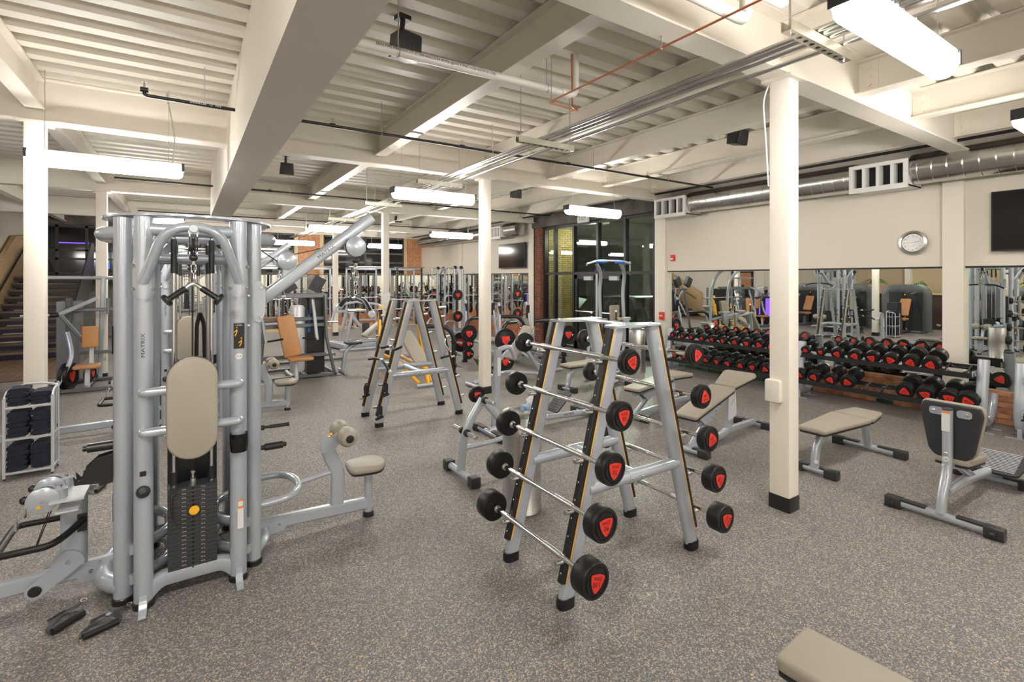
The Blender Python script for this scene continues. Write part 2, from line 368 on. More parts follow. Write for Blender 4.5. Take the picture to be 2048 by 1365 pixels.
# ---- window wall in the right wall
wn = thing('window_1', 'black framed storefront window with double doors, night outside', 'window', (XW, 9.4, 0), world=True); wn['kind'] = 'structure'
YM = [7.40, 8.28, 9.21, 10.13, 10.94, 11.40]
b = MB()
for y in YM: MB().bx(8.58, 8.70, y-.035, y+.035, 0, 3.3).build('mullion', 'bframe', wn, smooth=False)
for z in (1.98, 3.27, .06):
    for y0, y1 in zip(YM, YM[1:]):
        if z < 1 and 8.2 < y0 < 10: continue
        MB().bx(8.59, 8.69, y0, y1, z-.035, z+.035).build('transom', 'bframe', wn, smooth=False)
for y0, y1 in zip(YM, YM[1:]):
    MB().bx(8.63, 8.638, y0, y1, 2.0, 3.25).build('pane', 'glass', wn, smooth=False)
    MB().bx(8.63, 8.638, y0, y1, .09, 1.95).build('pane', 'glass', wn, smooth=False)
for y0, y1 in ((8.32, 9.19), (9.23, 10.09)):
    d = MB().bx(8.60, 8.66, y0, y0+.1, .01, 1.94).bx(8.60, 8.66, y1-.1, y1, .01, 1.94).bx(8.60, 8.66, y0, y1, .01, .2).bx(8.60, 8.66, y0, y1, 1.84, 1.94).build('door_leaf', 'bframe', wn, smooth=False)
    MB().bx(8.53, 8.60, y0+.15, y0+.42, 1.80, 1.90).build('door_closer', 'white_grey', d, off=Vector((XW, 9.4, 0)), smooth=False)
    MB().tube([(8.58, y0+.12, 1.0), (8.52, y0+.12, 1.0), (8.52, y1-.12, 1.0), (8.58, y1-.12, 1.0)], .016, .02, 8).build('push_bar', 'steel', d, off=Vector((XW, 9.4, 0)))
MB().bx(8.56, 8.60, 9.18, 9.24, .02, 1.96).build('centre_post', 'white_grey', wn, smooth=False)
# brick pier at the far side of the windows, and the lit outer brick return
def brickface(name, x0, x1, y, z0, z1, m_, parent, n=(0, -1), bw=.2, bh=.06, g=.012, flip=False, off=None):
    b = MB(); z = z0+bh/2; r_ = 0
    while z < z1:
        x = x0-(bw/2 if r_ % 2 else 0)
        while x < x1:
            a = max(x0, x+g/2); c = min(x1, x+bw-g/2)
            if c-a > .02:
                jit = random.random()*.006
                if flip: b.box((y-.008-jit, (a+c)/2, z), (.03, c-a, bh-g))
                else: b.box(((a+c)/2, y-.008-jit, z), (c-a, .03, bh-g))
            x += bw
        z += bh; r_ += 1
    o = b.build(name, m_, parent, smooth=False, off=off); o['kind'] = 'stuff'; return o
MB().bx(8.50, 8.8, 11.45, 11.80, -.1, 3.3).build('pier_core', 'mortard', wr, smooth=False)
brickface('pier_bricks', 11.45, 11.72, 8.50, 0, 3.3, 'brickd', wr, flip=True)
brickface('pier_end_bricks', 8.50, 8.66, 11.45, 0, 3.3, 'brickd', wr)
# ---- back wall
wb = MB().bx(XL, XW+.2, YB, YB+.2, -.1, ZD+.1).build('wall_back', 'mortard', smooth=False); wb['kind'] = 'structure'; wb['label'] = 'far back wall with brick piers, dark windows and mirrors'
brickface('brick_base', -1.0, 8.6, YB, 0, .40, 'bricko', wb, bw=.22, bh=.07)
MB().bx(-1, 8.65, YB-.05, YB, 3.55, ZD).build('drywall_panel', 'wall', wb, smooth=False)
for x0, x1 in ((3.6, 4.4), (7.95, 8.65)):
    MB().bx(x0, x1, YB-.06, YB, 2.0, 3.55).build('pier_core', 'mortar', wb, smooth=False)
    brickface('pier_bricks', x0, x1, YB-.06, 2.0, 3.55, 'bricko', wb, bw=.22, bh=.07)
for x in (3.52, 4.44, 7.87):
    MB().bx(x-.08, x+.06, YB-.1, YB, 2.0, 3.55).build('wood_trim', 'wood', wb, smooth=False)
wl_ = MB()
for n_, (x0, x1) in enumerate(((-1.0, 3.44), (4.5, 7.79))):
    wd = thing('window_%d' % (n_+2), ['dark framed window band left of the brick piers on the back wall', 'dark framed window band right of the brick piers on the back wall'][n_], 'window', ((x0+x1)/2, YB, 2), world=True); wd['kind'] = 'structure'
    k = 0
    xs = [x0+(x1-x0)*i/(3 if n_ == 0 else 2) for i in range(4 if n_ == 0 else 3)]
    for x in xs: MB().bx(x-.04, x+.04, YB-.09, YB, 2.0, 3.55).build('mullion', 'bframe', wd, smooth=False)
    for z in (2.03, 2.5, 2.87, 3.52): MB().bx(x0, x1, YB-.08, YB, z-.035, z+.035).build('transom', 'rust', wd, smooth=False)
    for xa, xb in zip(xs, xs[1:]):
        MB().bx(xa, xb, YB-.03, YB-.02, 2.0, 3.55).build('pane', 'gloss', wd, smooth=False)
for k, (a, c) in enumerate(((-.9, 3.9), (4.2, 8.6))):
    tag(MB().bx(a, c, YB-.03, YB-.02, .42, 1.98).build('wall_mirror', 'mirror', smooth=False), ['back wall mirror behind the left squat racks', 'back wall mirror behind the right squat racks'][k], 'mirror')
tag(MB().bx(1.2, 8.3, 18.6, 20.2, 0, .035).build('lifting_platform', 'wood', smooth=False), 'low oak lifting platform strip along the back wall under the squat racks', 'platform')
# ---- left walls
wl = MB().bx(-4.2, -4.0, 12.2, YB, -.1, 5).bx(-7.0, -4.2, 12.2, 12.3, -.1, ZD+.1).bx(-7.2, -7.0, YF, 12.3, -.1, ZD+.1).build('wall_left', 'wall', smooth=False); wl['kind'] = 'structure'; wl['label'] = 'pale left wall stepping back beside the staircase'
wf = MB().bx(XL-.2, XW+.2, YF-.2, YF, -.1, ZD+.1).build('wall_front', 'wall', smooth=False); wf['kind'] = 'structure'; wf['label'] = 'wall behind the camera'
# ---- lamps
FX = []
for yi, y in enumerate((-4.5, 1.05, 6.6, 12.25, 17.7)):
    for xi, x in enumerate((-4.3, -.66, 3.0, 6.07)):
        if y == 1.05 and xi == 2: x = 3.12
        if xi == 0 and y > 12: continue
        FX.append((x, y, xi, yi))
cn = ['far left bay', 'left of the girder', 'middle bay', 'by the right wall']; rn = ['behind the camera', 'nearest row', 'second row away', 'third row away', 'farthest row']
proto = None
for x, y, xi, yi in FX:
    lb = 'glowing pendant strip light, %s, %s' % (cn[xi], rn[yi])
    if proto is None:
        t = thing('pendant_light', lb, 'light', (x, y, 3.02), 0, 'pendant strip lights')
        pr = [(.07*math.cos(a), .065*math.sin(a)) for a in [PI*(1.12+.76*0)-PI*.12*2+i*(PI*1.24)/10+PI*.0 for i in range(11)]]
        pr = [(.075*math.cos(PI+PI*i/10), .075*math.sin(PI+PI*i/10)) for i in range(11)]+[(.075, .045), (.05, .065), (-.05, .065), (-.075, .045)]
        rings = []
        for sx, sc in ((-.63, .55), (-.615, .85), (-.58, 1), (.58, 1), (.615, .85), (.63, .55)):
            rings.append([(sx, a*sc, h*sc) for a, h in pr])
        MB().loft(rings).build('lens', 'lamp', t)
        MB().bx(-.64, .64, -.06, .06, .066, .085).build('housing', 'white', t, smooth=False)
        for sx in (-1, 1): MB().bx(sx*.62, sx*.645, -.07, .07, .0, .085).build('end_cap', 'char', t, smooth=False)
        for sx in (-.5, .5): MB().cyl((sx, 0, .085), (sx, 0, .90), .003, 5).build('suspension_wire', 'steel', t)
        proto = t; ch = kids(t)
        KIDS[t.name] = ch
    else: copy_tree(proto, loc=(x, y, 3.09 if yi == 1 else 3.02), label=lb)
# ================================================================== CABLE TOWERS
X_ = Vector((1, 0, 0)); Y_ = Vector((0, 1, 0)); Z_ = Vector((0, 0, 1))
def sticker(o, u, v, w_, h_, m_, parent, name='sticker', t=.0015, r=.004, off=None):
    return MB().slab(rpoly([(-w_/2, -h_/2), (w_/2, -h_/2), (w_/2, h_/2), (-w_/2, h_/2)], r), o, u, v, 0, t).build(name, m_, parent, off=off)
def bolt(b, p, d, r_=.011, h_=.01): b.lathe(p, d, [(r_, 0), (r_, h_*.5), (r_*.7, h_), (r_*.3, h_)], 8); return b
def pulley(t, c, ax, r_, w_=.03, housing='grey', name='pulley', wheel='char'):
    c = Vector(c); a = Vector(ax).normalized()
    p = MB().lathe(c-a*w_/2, a, [(r_*.9, 0), (r_*.9, w_*.2), (r_*.75, w_*.5), (r_*.9, w_*.8), (r_*.9, w_)], 20).build(name, wheel, t)
    off = Vector(t['_w']) if t.get('_w') else None
    for s_ in (-1, 1):
        MB().lathe(c+a*s_*(w_/2+.003), a*s_, [(r_, 0), (r_, .005), (r_*.96, .007)], 22).build('side_plate', housing, p, off=off)
    MB().cyl(c-a*(w_/2+.016), c+a*(w_/2+.016), .01, 8).build('axle', 'chrome', p, off=off)
    return p
CX, CY = .035, 3.86
tw = thing('cable_tower', 'large silver eight-post cable tower in the left foreground with long taupe back pad', 'gym machine', (CX, CY, 0), world=True, group='silver cable towers')
posts = [(-.20, 3.49), (.27, 3.49), (-.30, 3.60), (.365, 3.62), (-.20, 4.23), (.27, 4.23), (-.30, 4.11), (.365, 4.10)]
for x, y in posts:
    MB().cyl((x, y, .03), (x, y, 2.20), .047, 22, .004).build('post', 'grey', tw)
    MB().lathe((x, y, 0), Z_, [(.054, 0), (.054, .03), (.049, .036)], 20).build('foot_cap', 'plastic', tw)
MB().loft([[Vector((CX+r_*math.cos(2*PI*i/40), CY+r_*math.sin(2*PI*i/40), z)) for i in range(40)] for r_, z in ((.46, 2.205), (.46, 2.217), (.30, 2.217), (.30, 2.205))], closed=True).build('top_ring', 'grey', tw)
for s_, xs in ((-1, -.30), (1, .365)):
    b = MB(); b.tube([(xs, 3.62, 2.11), (CX+s_*.445, 3.70, 2.11), (CX+s_*.445, 4.0, 2.11), (xs, 4.10, 2.11)], .04, .12, 12).build('side_loop', 'grey', tw)
for y in (3.49, 4.23):
    MB().tube([(-.2, y, 2.13), (.27, y, 2.13)], .036).build('crossbar', 'grey', tw)
    MB().tube([(-.2, y+(.1 if y < 3.8 else -.1), 1.97), (.27, y+(.1 if y < 3.8 else -.1), 1.97)], .025).build('crossbar', 'grey', tw)
# front arch and plates
for yo, sg in ((3.49, -1), (4.23, 1)):
    MB().sweep([(-.2, yo+sg*.045, 1.83), (-.115, yo+sg*.15, 2.07), (-.04, yo+sg*.19, 2.135), (.11, yo+sg*.19, 2.135), (.185, yo+sg*.15, 2.07), (.27, yo+sg*.045, 1.83)], rect(.05, .05, .02, 3), .09).build('arch', 'grey', tw)
    for x in (-.2, .27):
        b = MB(); rs = []
        for z, wd in ((1.73, .3), (1.745, .75), (1.78, 1.15), (1.93, 1.15), (1.965, .75), (1.98, .3)):
            rs.append([Vector((x+.053*math.sin(a*wd), yo+sg*.053*math.cos(a*wd), z)) for a in [i*.2618-1.309 for i in range(11)]]+[Vector((x+.045*math.sin(a*wd), yo+sg*.045*math.cos(a*wd), z)) for a in [1.309-i*.2618 for i in range(11)]])
        b.loft(rs); pl = b.build('clamp_plate', 'grey', tw)
        bb = MB()
        for dz in (1.79, 1.92):
            for a in (-.9, .9): bolt(bb, (x+.052*math.sin(a), yo+sg*.052*math.cos(a), dz), (math.sin(a), sg*math.cos(a), 0), .011, .014)
        o_ = bb.build('bolts', 'chrome', pl, off=Vector(tw['_w'])); o_['kind'] = 'stuff'
    c_ = (CX, yo+sg*.2, 2.125)
    MB().box(c_, (.05, .012, .055)).build('pivot_plate', 'grey', tw)
    MB().cyl((CX, yo+sg*.2, 2.125), (CX, yo+sg*.225, 2.125), .023, 18, .003).build('pivot_cap', 'grey', tw)
    b = MB()
    for s_ in (-1, 1): b.bx(CX+s_*.018-.003, CX+s_*.018+.003, yo+sg*.19-.012, yo+sg*.19+.012, 1.985, 2.11)
    b.build('pulley_bracket', 'chrome', tw, smooth=False)
    pulley(tw, (CX, yo+sg*.19, 2.04), X_, .045, .022, 'char')
    MB().sph((CX, yo+sg*.19, 1.965), .022).build('cable_ball', 'plastic', tw)
# guide rods, stacks on four faces
def R4(k, x, y):
    a = k*PI/2; dx, dy = x-CX, y-CY; return (CX+dx*math.cos(a)-dy*math.sin(a), CY+dx*math.sin(a)+dy*math.cos(a))
WNUM = ['10', '20', '30', '40', '50', '60', '70', '80', '90', '100', '110', '120', '130', '140', '150', '160', '170', '180', '190', '200']
KNUM = ['4.5', '9', '14', '18', '23', '27', '32', '36', '41', '45', '50', '54', '59', '64', '68', '73', '77', '82', '86', '91']
for k in range(4):
    yy = 3.535 if k == 0 else 3.60
    for dx in (-.095, .095):
        x, y = R4(k, CX+dx, yy); MB().cyl((x, y, .1), (x, y, 2.1), .010, 10).build('guide_rod', 'chrome', tw)
        MB().cyl((x, y, 1.88), (x, y, 2.08), .016, 10).build('rod_sleeve', 'plastic', tw)
        MB().cyl((x, y, .635), (x, y, .71), .019, 12).build('bushing', 'plastic', tw)
    a = k*PI/2; Rm = Matrix.Rotation(a, 3, 'Z')
    c = R4(k, CX, yy)
    if k == 0:
        for i in range(20):
            z = .625-i*.0245
            wp = MB().box((c[0], c[1], z-.0115), (.245, .11, .0234), R=Rm).build('weight_plate', 'char', tw, smooth=False)
            f0 = c[1]-.0555
            text(WNUM[i]+' lbs', .009, (c[0]-.045, f0, z-.0115), X_, Z_, 'wink', wp, off=Vector(tw['_w']))
            text(KNUM[i]+' kg', .009, (c[0]+.05, f0, z-.0115), X_, Z_, 'wink', wp, off=Vector(tw['_w']))
            MB().cyl((c[0], f0+.001, z-.0115), (c[0], f0-.0012, z-.0115), .005, 8).build('pin_hole', 'gloss', wp, off=Vector(tw['_w']))
        MB().box((c[0], c[1], .385), (.242, .107, .47)).build('gap_highlight', 'white_grey', tw, smooth=False)  # pale block added so the plate gaps show as painted edge highlights
    else:
        b = MB()
        for i in range(20): b.box((c[0], c[1], .6135-i*.0245), (.22, .10, .0215), R=Rm)
        o_ = b.build('weight_stack', 'char', tw, smooth=False); o_['kind'] = 'stuff'
        MB().box((*R4(k, CX, yy-.075), .45), (.24, .006, .75), R=Rm).build('shroud', 'plastic', tw, smooth=False)
    b = MB(); b.lathe((c[0], c[1], .625), Z_, [(.016, 0), (.016, .03), (.008, .034), (.008, .06), (.014, .062), (.014, .075), (.005, .08)], 10).build('stack_stem', 'chrome', tw)
    MB().cyl((c[0], c[1], .70), (c[0], c[1], 2.0), .0028, 5).build('cable', 'ink', tw)
MB().box((CX, 3.70, .55), (.26, .006, .9)).build('shroud', 'plastic', tw, smooth=False)
MB().lathe((CX+.005, 3.47, .49), -Y_, [(.008, -.04), (.008, 0), (.024, .004), (.027, .012), (.024, .02), (.008, .023)], 18).build('selector_knob', 'stripe', tw, label='round amber selector knob')
MB().tube([(CX-.07, 3.478, .61), (CX-.105, 3.46, .60), (CX-.105, 3.45, .47), (CX-.05, 3.445, .41), (CX-.01, 3.455, .44)], .0055, .05, 8).build('pin_lanyard', 'plastic', tw)
# pad with supports
pad = [(.125*math.cos(a), .165+.125*math.sin(a)) for a in [i*PI/12 for i in range(13)]]+[(.125*math.cos(a), -.165+.125*math.sin(a)) for a in [PI+i*PI/12 for i in range(13)]]
pd = MB().slab(pad, (CX-.003, 3.35, 1.11), X_, Z_, 0, -.05, .014).build('back_pad', 'tan', tw)
MB().slab(inset(pad, -.002), (CX-.003, 3.40, 1.11), X_, Z_, 0, -.012).build('pad_board', 'plastic', pd, off=Vector(tw['_w']))
for z in (.99, 1.215):
    for x in (-.2, .27): MB().tube([(x, 3.46, z), (x, 3.42, z), (CX, 3.42, z)], .026, .03, 12).build('pad_arm', 'grey', tw)
# frame base
for k in range(4):
    p0 = R4(k, -.2, 3.49) if k % 2 == 0 else R4(k, -.2, 3.52); p1 = R4(k, .27, 3.49) if k % 2 == 0 else R4(k, .27, 3.52)
    m0 = R4(k, CX, 3.56)
    MB().sweep([(*p0, .055), ((p0[0]*.7+m0[0]*.3), (p0[1]*.7+m0[1]*.3), .12), ((p1[0]*.7+m0[0]*.3), (p1[1]*.7+m0[1]*.3), .12), (*p1, .055)], rect(.06, .085, .015, 2), .08).build('base_tube', 'grey', tw)
for s_ in (-1, 1):
    for z in (.13, .30): MB().tube([(CX+s_*.30, 3.56, z), (CX+s_*.12, 3.72, z), (CX+s_*.12, 4.0, z), (CX+s_*.30, 4.16, z)], .03, .1, 12).build('inner_hoop', 'grey', tw)
for x in (-.2, .27):
    MB().sweep([(x, 3.437, .085), (x, 3.435, .05), (x, 3.40, .008), (x, 3.34, .008)], rect(.04, .008, .003, 1), .02, up=Y_).build('anchor_tab', 'grey', tw)
# stickers and holders
text('MATRIX', (.038, .026), (-.2, 3.4415, 1.475), Z_, -X_, 'char', tw, depth=0)
pc = sticker((.27, 3.4405, 1.50), X_, Z_, .058, .155, 'ink', tw, 'placard', .002)
text('Triceps\nPressdown', .0085, (.27, 3.438, 1.567), X_, Z_, 'wink', pc, off=Vector(tw['_w']))
for dx, dz in ((-.012, .03), (.012, -.035)):
    MB().tube([(.27+dx, 3.437, 1.49+dz+.02), (.27+dx, 3.437, 1.49+dz), (.27+dx-.01, 3.437, 1.49+dz-.02)], .003, .005, 5).tube([(.27+dx, 3.437, 1.49+dz+.015), (.27+dx-.016, 3.437, 1.49+dz+.002)], .0025, 0, 5).sph((.27+dx, 3.437, 1.49+dz+.03), .0045, 6).build('exercise_figure', 'stripe', pc, off=Vector(tw['_w']))
s2 = MB().cyl((.27, 3.442, 1.375), (.27, 3.4395, 1.375), .019, 20).build('number_sticker', 'label', tw)
text('M-18', .013, (.27, 3.439, 1.375), X_, Z_, 'ink', s2, off=Vector(tw['_w']))
sticker((.278, 3.4415, .475), X_, Z_, .026, .03, 'label', tw, 'warning_label'); sticker((.278, 3.441, .495), X_, Z_, .026, .012, 'orl', tw, 'warning_label')
sticker((.278, 3.4415, .39), X_, Z_, .032, .13, 'label', tw, 'warning_label'); sticker((.278, 3.441, .452), X_, Z_, .032, .012, 'orl', tw, 'warning_label')
sticker((-.2, 3.4415, .76), X_, Z_, .03, .028, 'ink', tw, 'sticker')
sticker((-.348, 3.60, 1.50), -Y_, Z_, .05, .16, 'ink', tw, 'placard'); sticker((-.348, 3.60, .55), -Y_, Z_, .035, .16, 'label', tw, 'warning_label')
sticker((CX+.09, 3.505, .115), X_, Z_, .05, .022, 'label', tw, 'serial_label')
b = MB(); b.lathe((.27, 3.44, .80), Z_, [(.045, 0), (.05, .05), (.05, .11), (.043, .11), (.043, .012), (.001, .01)], 18).build('bottle_cup', 'gloss', tw, label='glossy black cup holder')
b = MB(); b.lathe((-.2, 3.44, .66), Vector((0, -1, .5)), [(.03, -.05), (.034, 0), (.03, .02), (.018, .03), (.018, .045), (.001, .05)], 14).build('accessory_hook', 'char', tw)
MB().lathe((.41, 3.62, .87), X_, [(.016, 0), (.016, .02), (.009, .02), (.009, .05), (.012, .05), (.012, .16), (.016, .162), (.014, .17)], 12).build('peg', 'plastic', tw)
MB().lathe((.41, 3.62, .74), X_, [(.016, 0), (.016, .02), (.024, .022), (.024, .13), (.015, .132), (.015, .15), (.01, .155)], 14).build('peg', 'plastic', tw)
hk = [(0, -.09), (-.06, -.10), (-.06, -.085), (-.14, -.075), (-.165, -.075), (-.17, -.025), (-.155, -.045), (-.15, -.055), (-.135, -.05), (-.125, .0), (-.07, .055), (0, .07)]
MB().slab(hk, (-.345, 3.58, .79), X_, Z_, -.004, .004).build('bar_hook', 'plastic', tw)
MB().slab(hk, (-.345, 3.66, .79), X_, Z_, -.004, .004).build('bar_hook', 'plastic', tw)
MB().lathe((-.34, 3.62, .90), -X_, [(.026, 0), (.026, .12), (.016, .122), (.016, .14)], 12).build('peg', 'plastic', tw)
# upper arm to the right with pulleys
for sgn, x0, x1 in ((1, .40, 1.215),):
    a0 = Vector((x0, CY, 1.67)); a1 = Vector((x1, CY, 2.325)); ad = (a1-a0).normalized()
    MB().sweep([a0, a1], rect(.072, .088, .02, 3), up=Z_).build('upper_arm', 'grey', tw)
    text('MATRIX', (.042, .036), a0+ad*.60-Y_*.0365, ad, Vector((-ad.z, 0, ad.x)), 'char', tw, depth=.0005)
    MB().slab(rpoly([(-.04, -.12), (.0, -.14), (.03, -.08), (.03, .08), (.0, .14), (-.04, .12)], .02), (.40, 3.575, 1.70), X_, Z_, -.012, .012).build('arm_bracket', 'grey', tw)
    bb = MB()
    for z in (1.60, 1.79): bolt(bb, (.405, 3.562, z), -Y_, .012, .014); bolt(bb, (.335, 3.575, z-.05), -Y_, .01, .012)
    bb.build('bolts', 'chrome', tw)['kind'] = 'stuff'
    MB().sweep([(.40, 3.66, 1.70), (.46, CY, 1.74)], rect(.04, .10, .01, 1)).build('arm_gusset', 'grey', tw)
    pulley(tw, (1.075, CY-.045, 2.09), Y_, .075, .05, 'grey')
    MB().bx(1.05, 1.12, CY-.03, CY+.03, 2.13, 2.24).build('pulley_mount', 'grey', tw, smooth=False)
    pulley(tw, (.60, CY-.02, 1.975), Y_, .065, .04, 'grey')
    MB().bx(.575, .66, CY-.03, CY+.03, 1.83, 1.95).build('pulley_mount', 'grey', tw, smooth=False)
    MB().tube([(.64, CY, 2.02), (.80, CY, 2.06), (1.02, CY, 2.14)], .0035, .05, 5).tube([(.54, CY, 1.97), (.42, CY+.02, 2.06), (.2, CY, 2.06)], .0035, .05, 5).build('cable', 'ink', tw)
    for yo in (-.018, .018):
        MB().sph((1.08, CY+yo*1.6-.045, 1.985), .019).build('cable_ball', 'plastic', tw)
# low row side on the right: rail, seat, rollers
MB().bar([(.42, CY, .13), (1.22, CY, .10)], .06, .085).build('floor_rail', 'grey', tw)
MB().slab(rpoly([(.40, .05), (.58, .07), (.62, .13), (.56, .18), (.40, .18)], .02), (0, CY-.034, 0), X_, Z_, -.003, .003).build('rail_bracket', 'grey', tw)
bb = MB(); bolt(bb, (.47, CY-.036, .12), -Y_); bolt(bb, (.55, CY-.036, .12), -Y_); bb.build('bolts', 'chrome', tw)['kind'] = 'stuff'
MB().cyl((1.19, CY, .03), (1.19, CY, .38), .032, 16).build('seat_post', 'grey', tw)
MB().lathe((1.19, CY, 0), Z_, [(.042, 0), (.042, .03), (.034, .038)], 16).build('foot_cap', 'plastic', tw)
seatp = rpoly([(-.15, -.115), (.06, -.15), (.14, -.06), (.14, .06), (.06, .15), (-.15, .115)], .06, 4)
def seat(t, o, poly=seatp, th=.065, m_='tan', u=X_, v=Y_, name='seat', off=None, bev=.022):
    o = Vector(o); s_ = MB().slab(poly, o, u, v, .012, th, bev).build(name, m_, t, off=off)
    MB().slab(inset(poly, .012), o, u, v, 0, .014).build('seat_board', 'plastic', s_, off=off or (Vector(t['_w']) if t.get('_w') else None)); return s_
seat(tw, (1.18, CY, .36))
MB().sweep([(.95, CY, .12), (.96, CY, .40), (.90, CY, .52), (.88, CY, .60)], rect(.05, .10, .02, 3), .12, up=X_).build('roller_post', 'grey', tw)
MB().slab(rpoly([(-.06, -.06), (.03, -.06), (.075, .0), (.07, .04), (.0, .06), (-.06, .05)], .02), (.89, CY-.035, .62), X_, Z_, -.004, .004).build('adjust_plate', 'grey', tw)
MB().sph((.90, CY-.04, .69), .013).build('release_knob', 'stripe', tw)
MB().sweep([(.88, CY, .62), (1.0, CY, .68)], rect(.03, .05, .01, 1)).build('roller_arm', 'grey', tw)
MB().cyl((1.0, CY-.18, .675), (1.0, CY+.18, .675), .012, 10).build('roller_axle', 'grey', tw)
for s_ in (-1, 1):
    rl = MB().lathe((1.0, CY+s_*.035, .675), Y_*s_, [(.03, 0), (.055, .01), (.068, .04), (.072, .075), (.068, .11), (.052, .14), (.03, .148), (.028, .142)], 22).build('roller_pad', 'tan', tw)
    MB().lathe((1.0, CY+s_*.18, .675), Y_*s_, [(.028, -.004), (.028, .004), (.02, .006)], 14).build('roller_cap', 'plastic', rl, off=Vector(tw['_w']))
MB().tube([(.38, 3.66, .35), (.60, 3.68, .35), (.68, 3.80, .36), (.68, 3.95, .37), (.60, 4.08, .38), (.38, 4.08, .38)], .026, .08, 12).build('foot_hoop', 'grey', tw)
MB().tube([(.69, CY, .37), (.93, CY, .40)], .018).build('hoop_link', 'grey', tw)
MB().tube([(.37, 3.62, .07), (.45, 3.72, .09), (.45, 3.98, .09), (.37, 4.10, .07)], .032, .08, 12).build('base_hoop', 'grey', tw)
# low pulley side on the left
MB().bar([(-.34, CY, .13), (-1.75, CY, .10)], .06, .09).build('floor_rail', 'grey', tw)
MB().tube([(-.30, 3.60, .09), (-.40, 3.70, .10), (-.40, 4.0, .10), (-.30, 4.11, .09)], .05, .09, 14).build('base_hoop', 'grey', tw)
MB().slab(rpoly([(-.40, .06), (-.52, .07), (-.55, .12), (-.50, .18), (-.40, .18)], .02), (0, CY-.034, 0), X_, Z_, -.003, .003).build('rail_bracket', 'grey', tw)
bb = MB(); bolt(bb, (-.47, CY-.036, .12), -Y_, .014); bolt(bb, (-.43, CY-.036, .16), -Y_); bb.build('bolts', 'chrome', tw)['kind'] = 'stuff'
MB().sweep([(-.55, CY, .14), (-.55, CY, .60)], rect(.125, .08, .04, 4), up=Y_).build('low_post', 'grey', tw)
MB().bar([(-.56, CY-.16, .60), (-.56, CY+.16, .60)], .15, .012).build('pulley_shelf', 'white_grey', tw)
MB().bar([(-.56, CY-.16, .54), (-.56, CY+.16, .54)], .10, .010).build('pulley_shelf', 'white_grey', tw)
for yo in (-.09, .09):
    MB().cyl((-.60, CY+yo, .60), (-.60, CY+yo, .66), .036, 18, .004).build('swivel', 'grey', tw)
    MB().cyl((-.60, CY+yo, .66), (-.60, CY+yo, .675), .011, 6).build('swivel_bolt', 'chrome', tw)
    pulley(tw, (-.665, CY+yo-.02, .615), Y_, .072, .03, 'grey')
    MB().bx(-.69, -.60, CY+yo-.04, CY+yo, .605, .635).build('pulley_fork', 'grey', tw, smooth=False)
    MB().sph((-.74, CY+yo-.02, .63), .024).build('cable_ball', 'plastic', tw)
    cb = MB()
    for q in range(3): cb.tube([(-.765-.004*q, CY+yo-.02, .60-.03*q+.018*math.cos(a)) if q % 2 else (-.765+.010*math.sin(a), CY+yo-.02, .60-.03*q+.02*math.cos(a)) for a in [i*PI/4 for i in range(8)]], .003, 0, 5, closed=True)
    cb.tube([(-.775, CY+yo-.02, .53), (-.775, CY+yo-.02, .47)], .007, 0, 6).build('carabiner', 'chrome', tw)
    MB().tube([(-.64, CY+yo-.02, .55), (-.72, CY+yo*.4, .30)], .003, 0, 5).build('cable', 'ink', tw)
MB().sweep([(-.50, CY-.045, .44), (-.56, CY-.12, .40), (-.62, CY-.20, .385), (-.84, CY-.20, .385), (-.84, CY+.20, .385), (-.62, CY+.20, .385), (-.55, CY+.08, .42)], circ(.019, 12), .045).build('foot_bar', 'black', tw)
MB().bx(-.53, -.485, CY-.052, CY-.04, .37, .47).build('bar_mount', 'plastic', tw, smooth=False)
sp = [(.075*math.cos(a), .075*math.sin(a)) for a in [i*PI/10-.2 for i in range(12)]]+[(-.14+.045*math.cos(a), -.11+.045*math.sin(a)) for a in [PI*.75+i*PI/8 for i in range(8)]]
for yo in (-.055, .055): MB().slab(sp, (-.57, CY+yo, .20), X_, Z_, -.004, .004).build('link_plate', 'grey', tw)
MB().cyl((-.71, CY-.068, .09), (-.71, CY-.05, .09), .03, 18, .004).build('link_cap', 'plastic', tw)
bb = MB(); bolt(bb, (-.57, CY-.06, .215), -Y_, .012, .012); bb.build('bolt', 'chrome', tw)
def tri(o, parent, off):
    MB().slab([(0, .012), (-.014, -.01), (.014, -.01)], o, X_, Z_, 0, .001).build('warning_triangle', 'stripe', parent, off=off)
tri((-.68, CY-.138, .585), tw, None)
TOWER = tw
KIDS_T = kids(tw)
tw2 = copy_tree(tw, loc=(CX, CY+3.71, 0), label='second silver cable tower directly behind the large foreground tower')
# hanging attachments (things of their own)
vb = thing('press_bar', 'black rubber V-shaped press handle hanging at the front of the large cable tower', 'cable handle', (CX, 3.30, 1.83), world=True)
MB().tube([(CX-.115, 3.27, 1.735), (CX-.03, 3.30, 1.80), (CX, 3.30, 1.825), (CX+.03, 3.30, 1.80), (CX+.115, 3.27, 1.735)], .0125, .02, 12).build('bent_bar', 'chrome', vb)
for s_ in (-1, 1):
    d_ = Vector((s_*.085, -.03, -.065)); p_ = Vector((CX+s_*.03, 3.30, 1.80))
    MB().lathe(p_+d_*.1, d_, [(.016, 0), (.0165, .03), (.015, .06), (.0165, .095), (.034, .10), (.036, .108), (.034, .116), (.01, .12)], 16).build('grip', 'black', vb)
MB().tube([(CX+.012*math.sin(a), 3.30, 1.905+.03*math.cos(a)) for a in [i*PI/5 for i in range(10)]], .004, 0, 6, closed=True).tube([(CX, 3.30+.012*math.sin(a), 1.85+.02*math.cos(a)) for a in [i*PI/5 for i in range(10)]], .0045, 0, 6, closed=True).cyl((CX, 3.30, 1.925), (CX, 3.30, 1.95), .009, 8).build('swivel_link', 'chrome', vb)
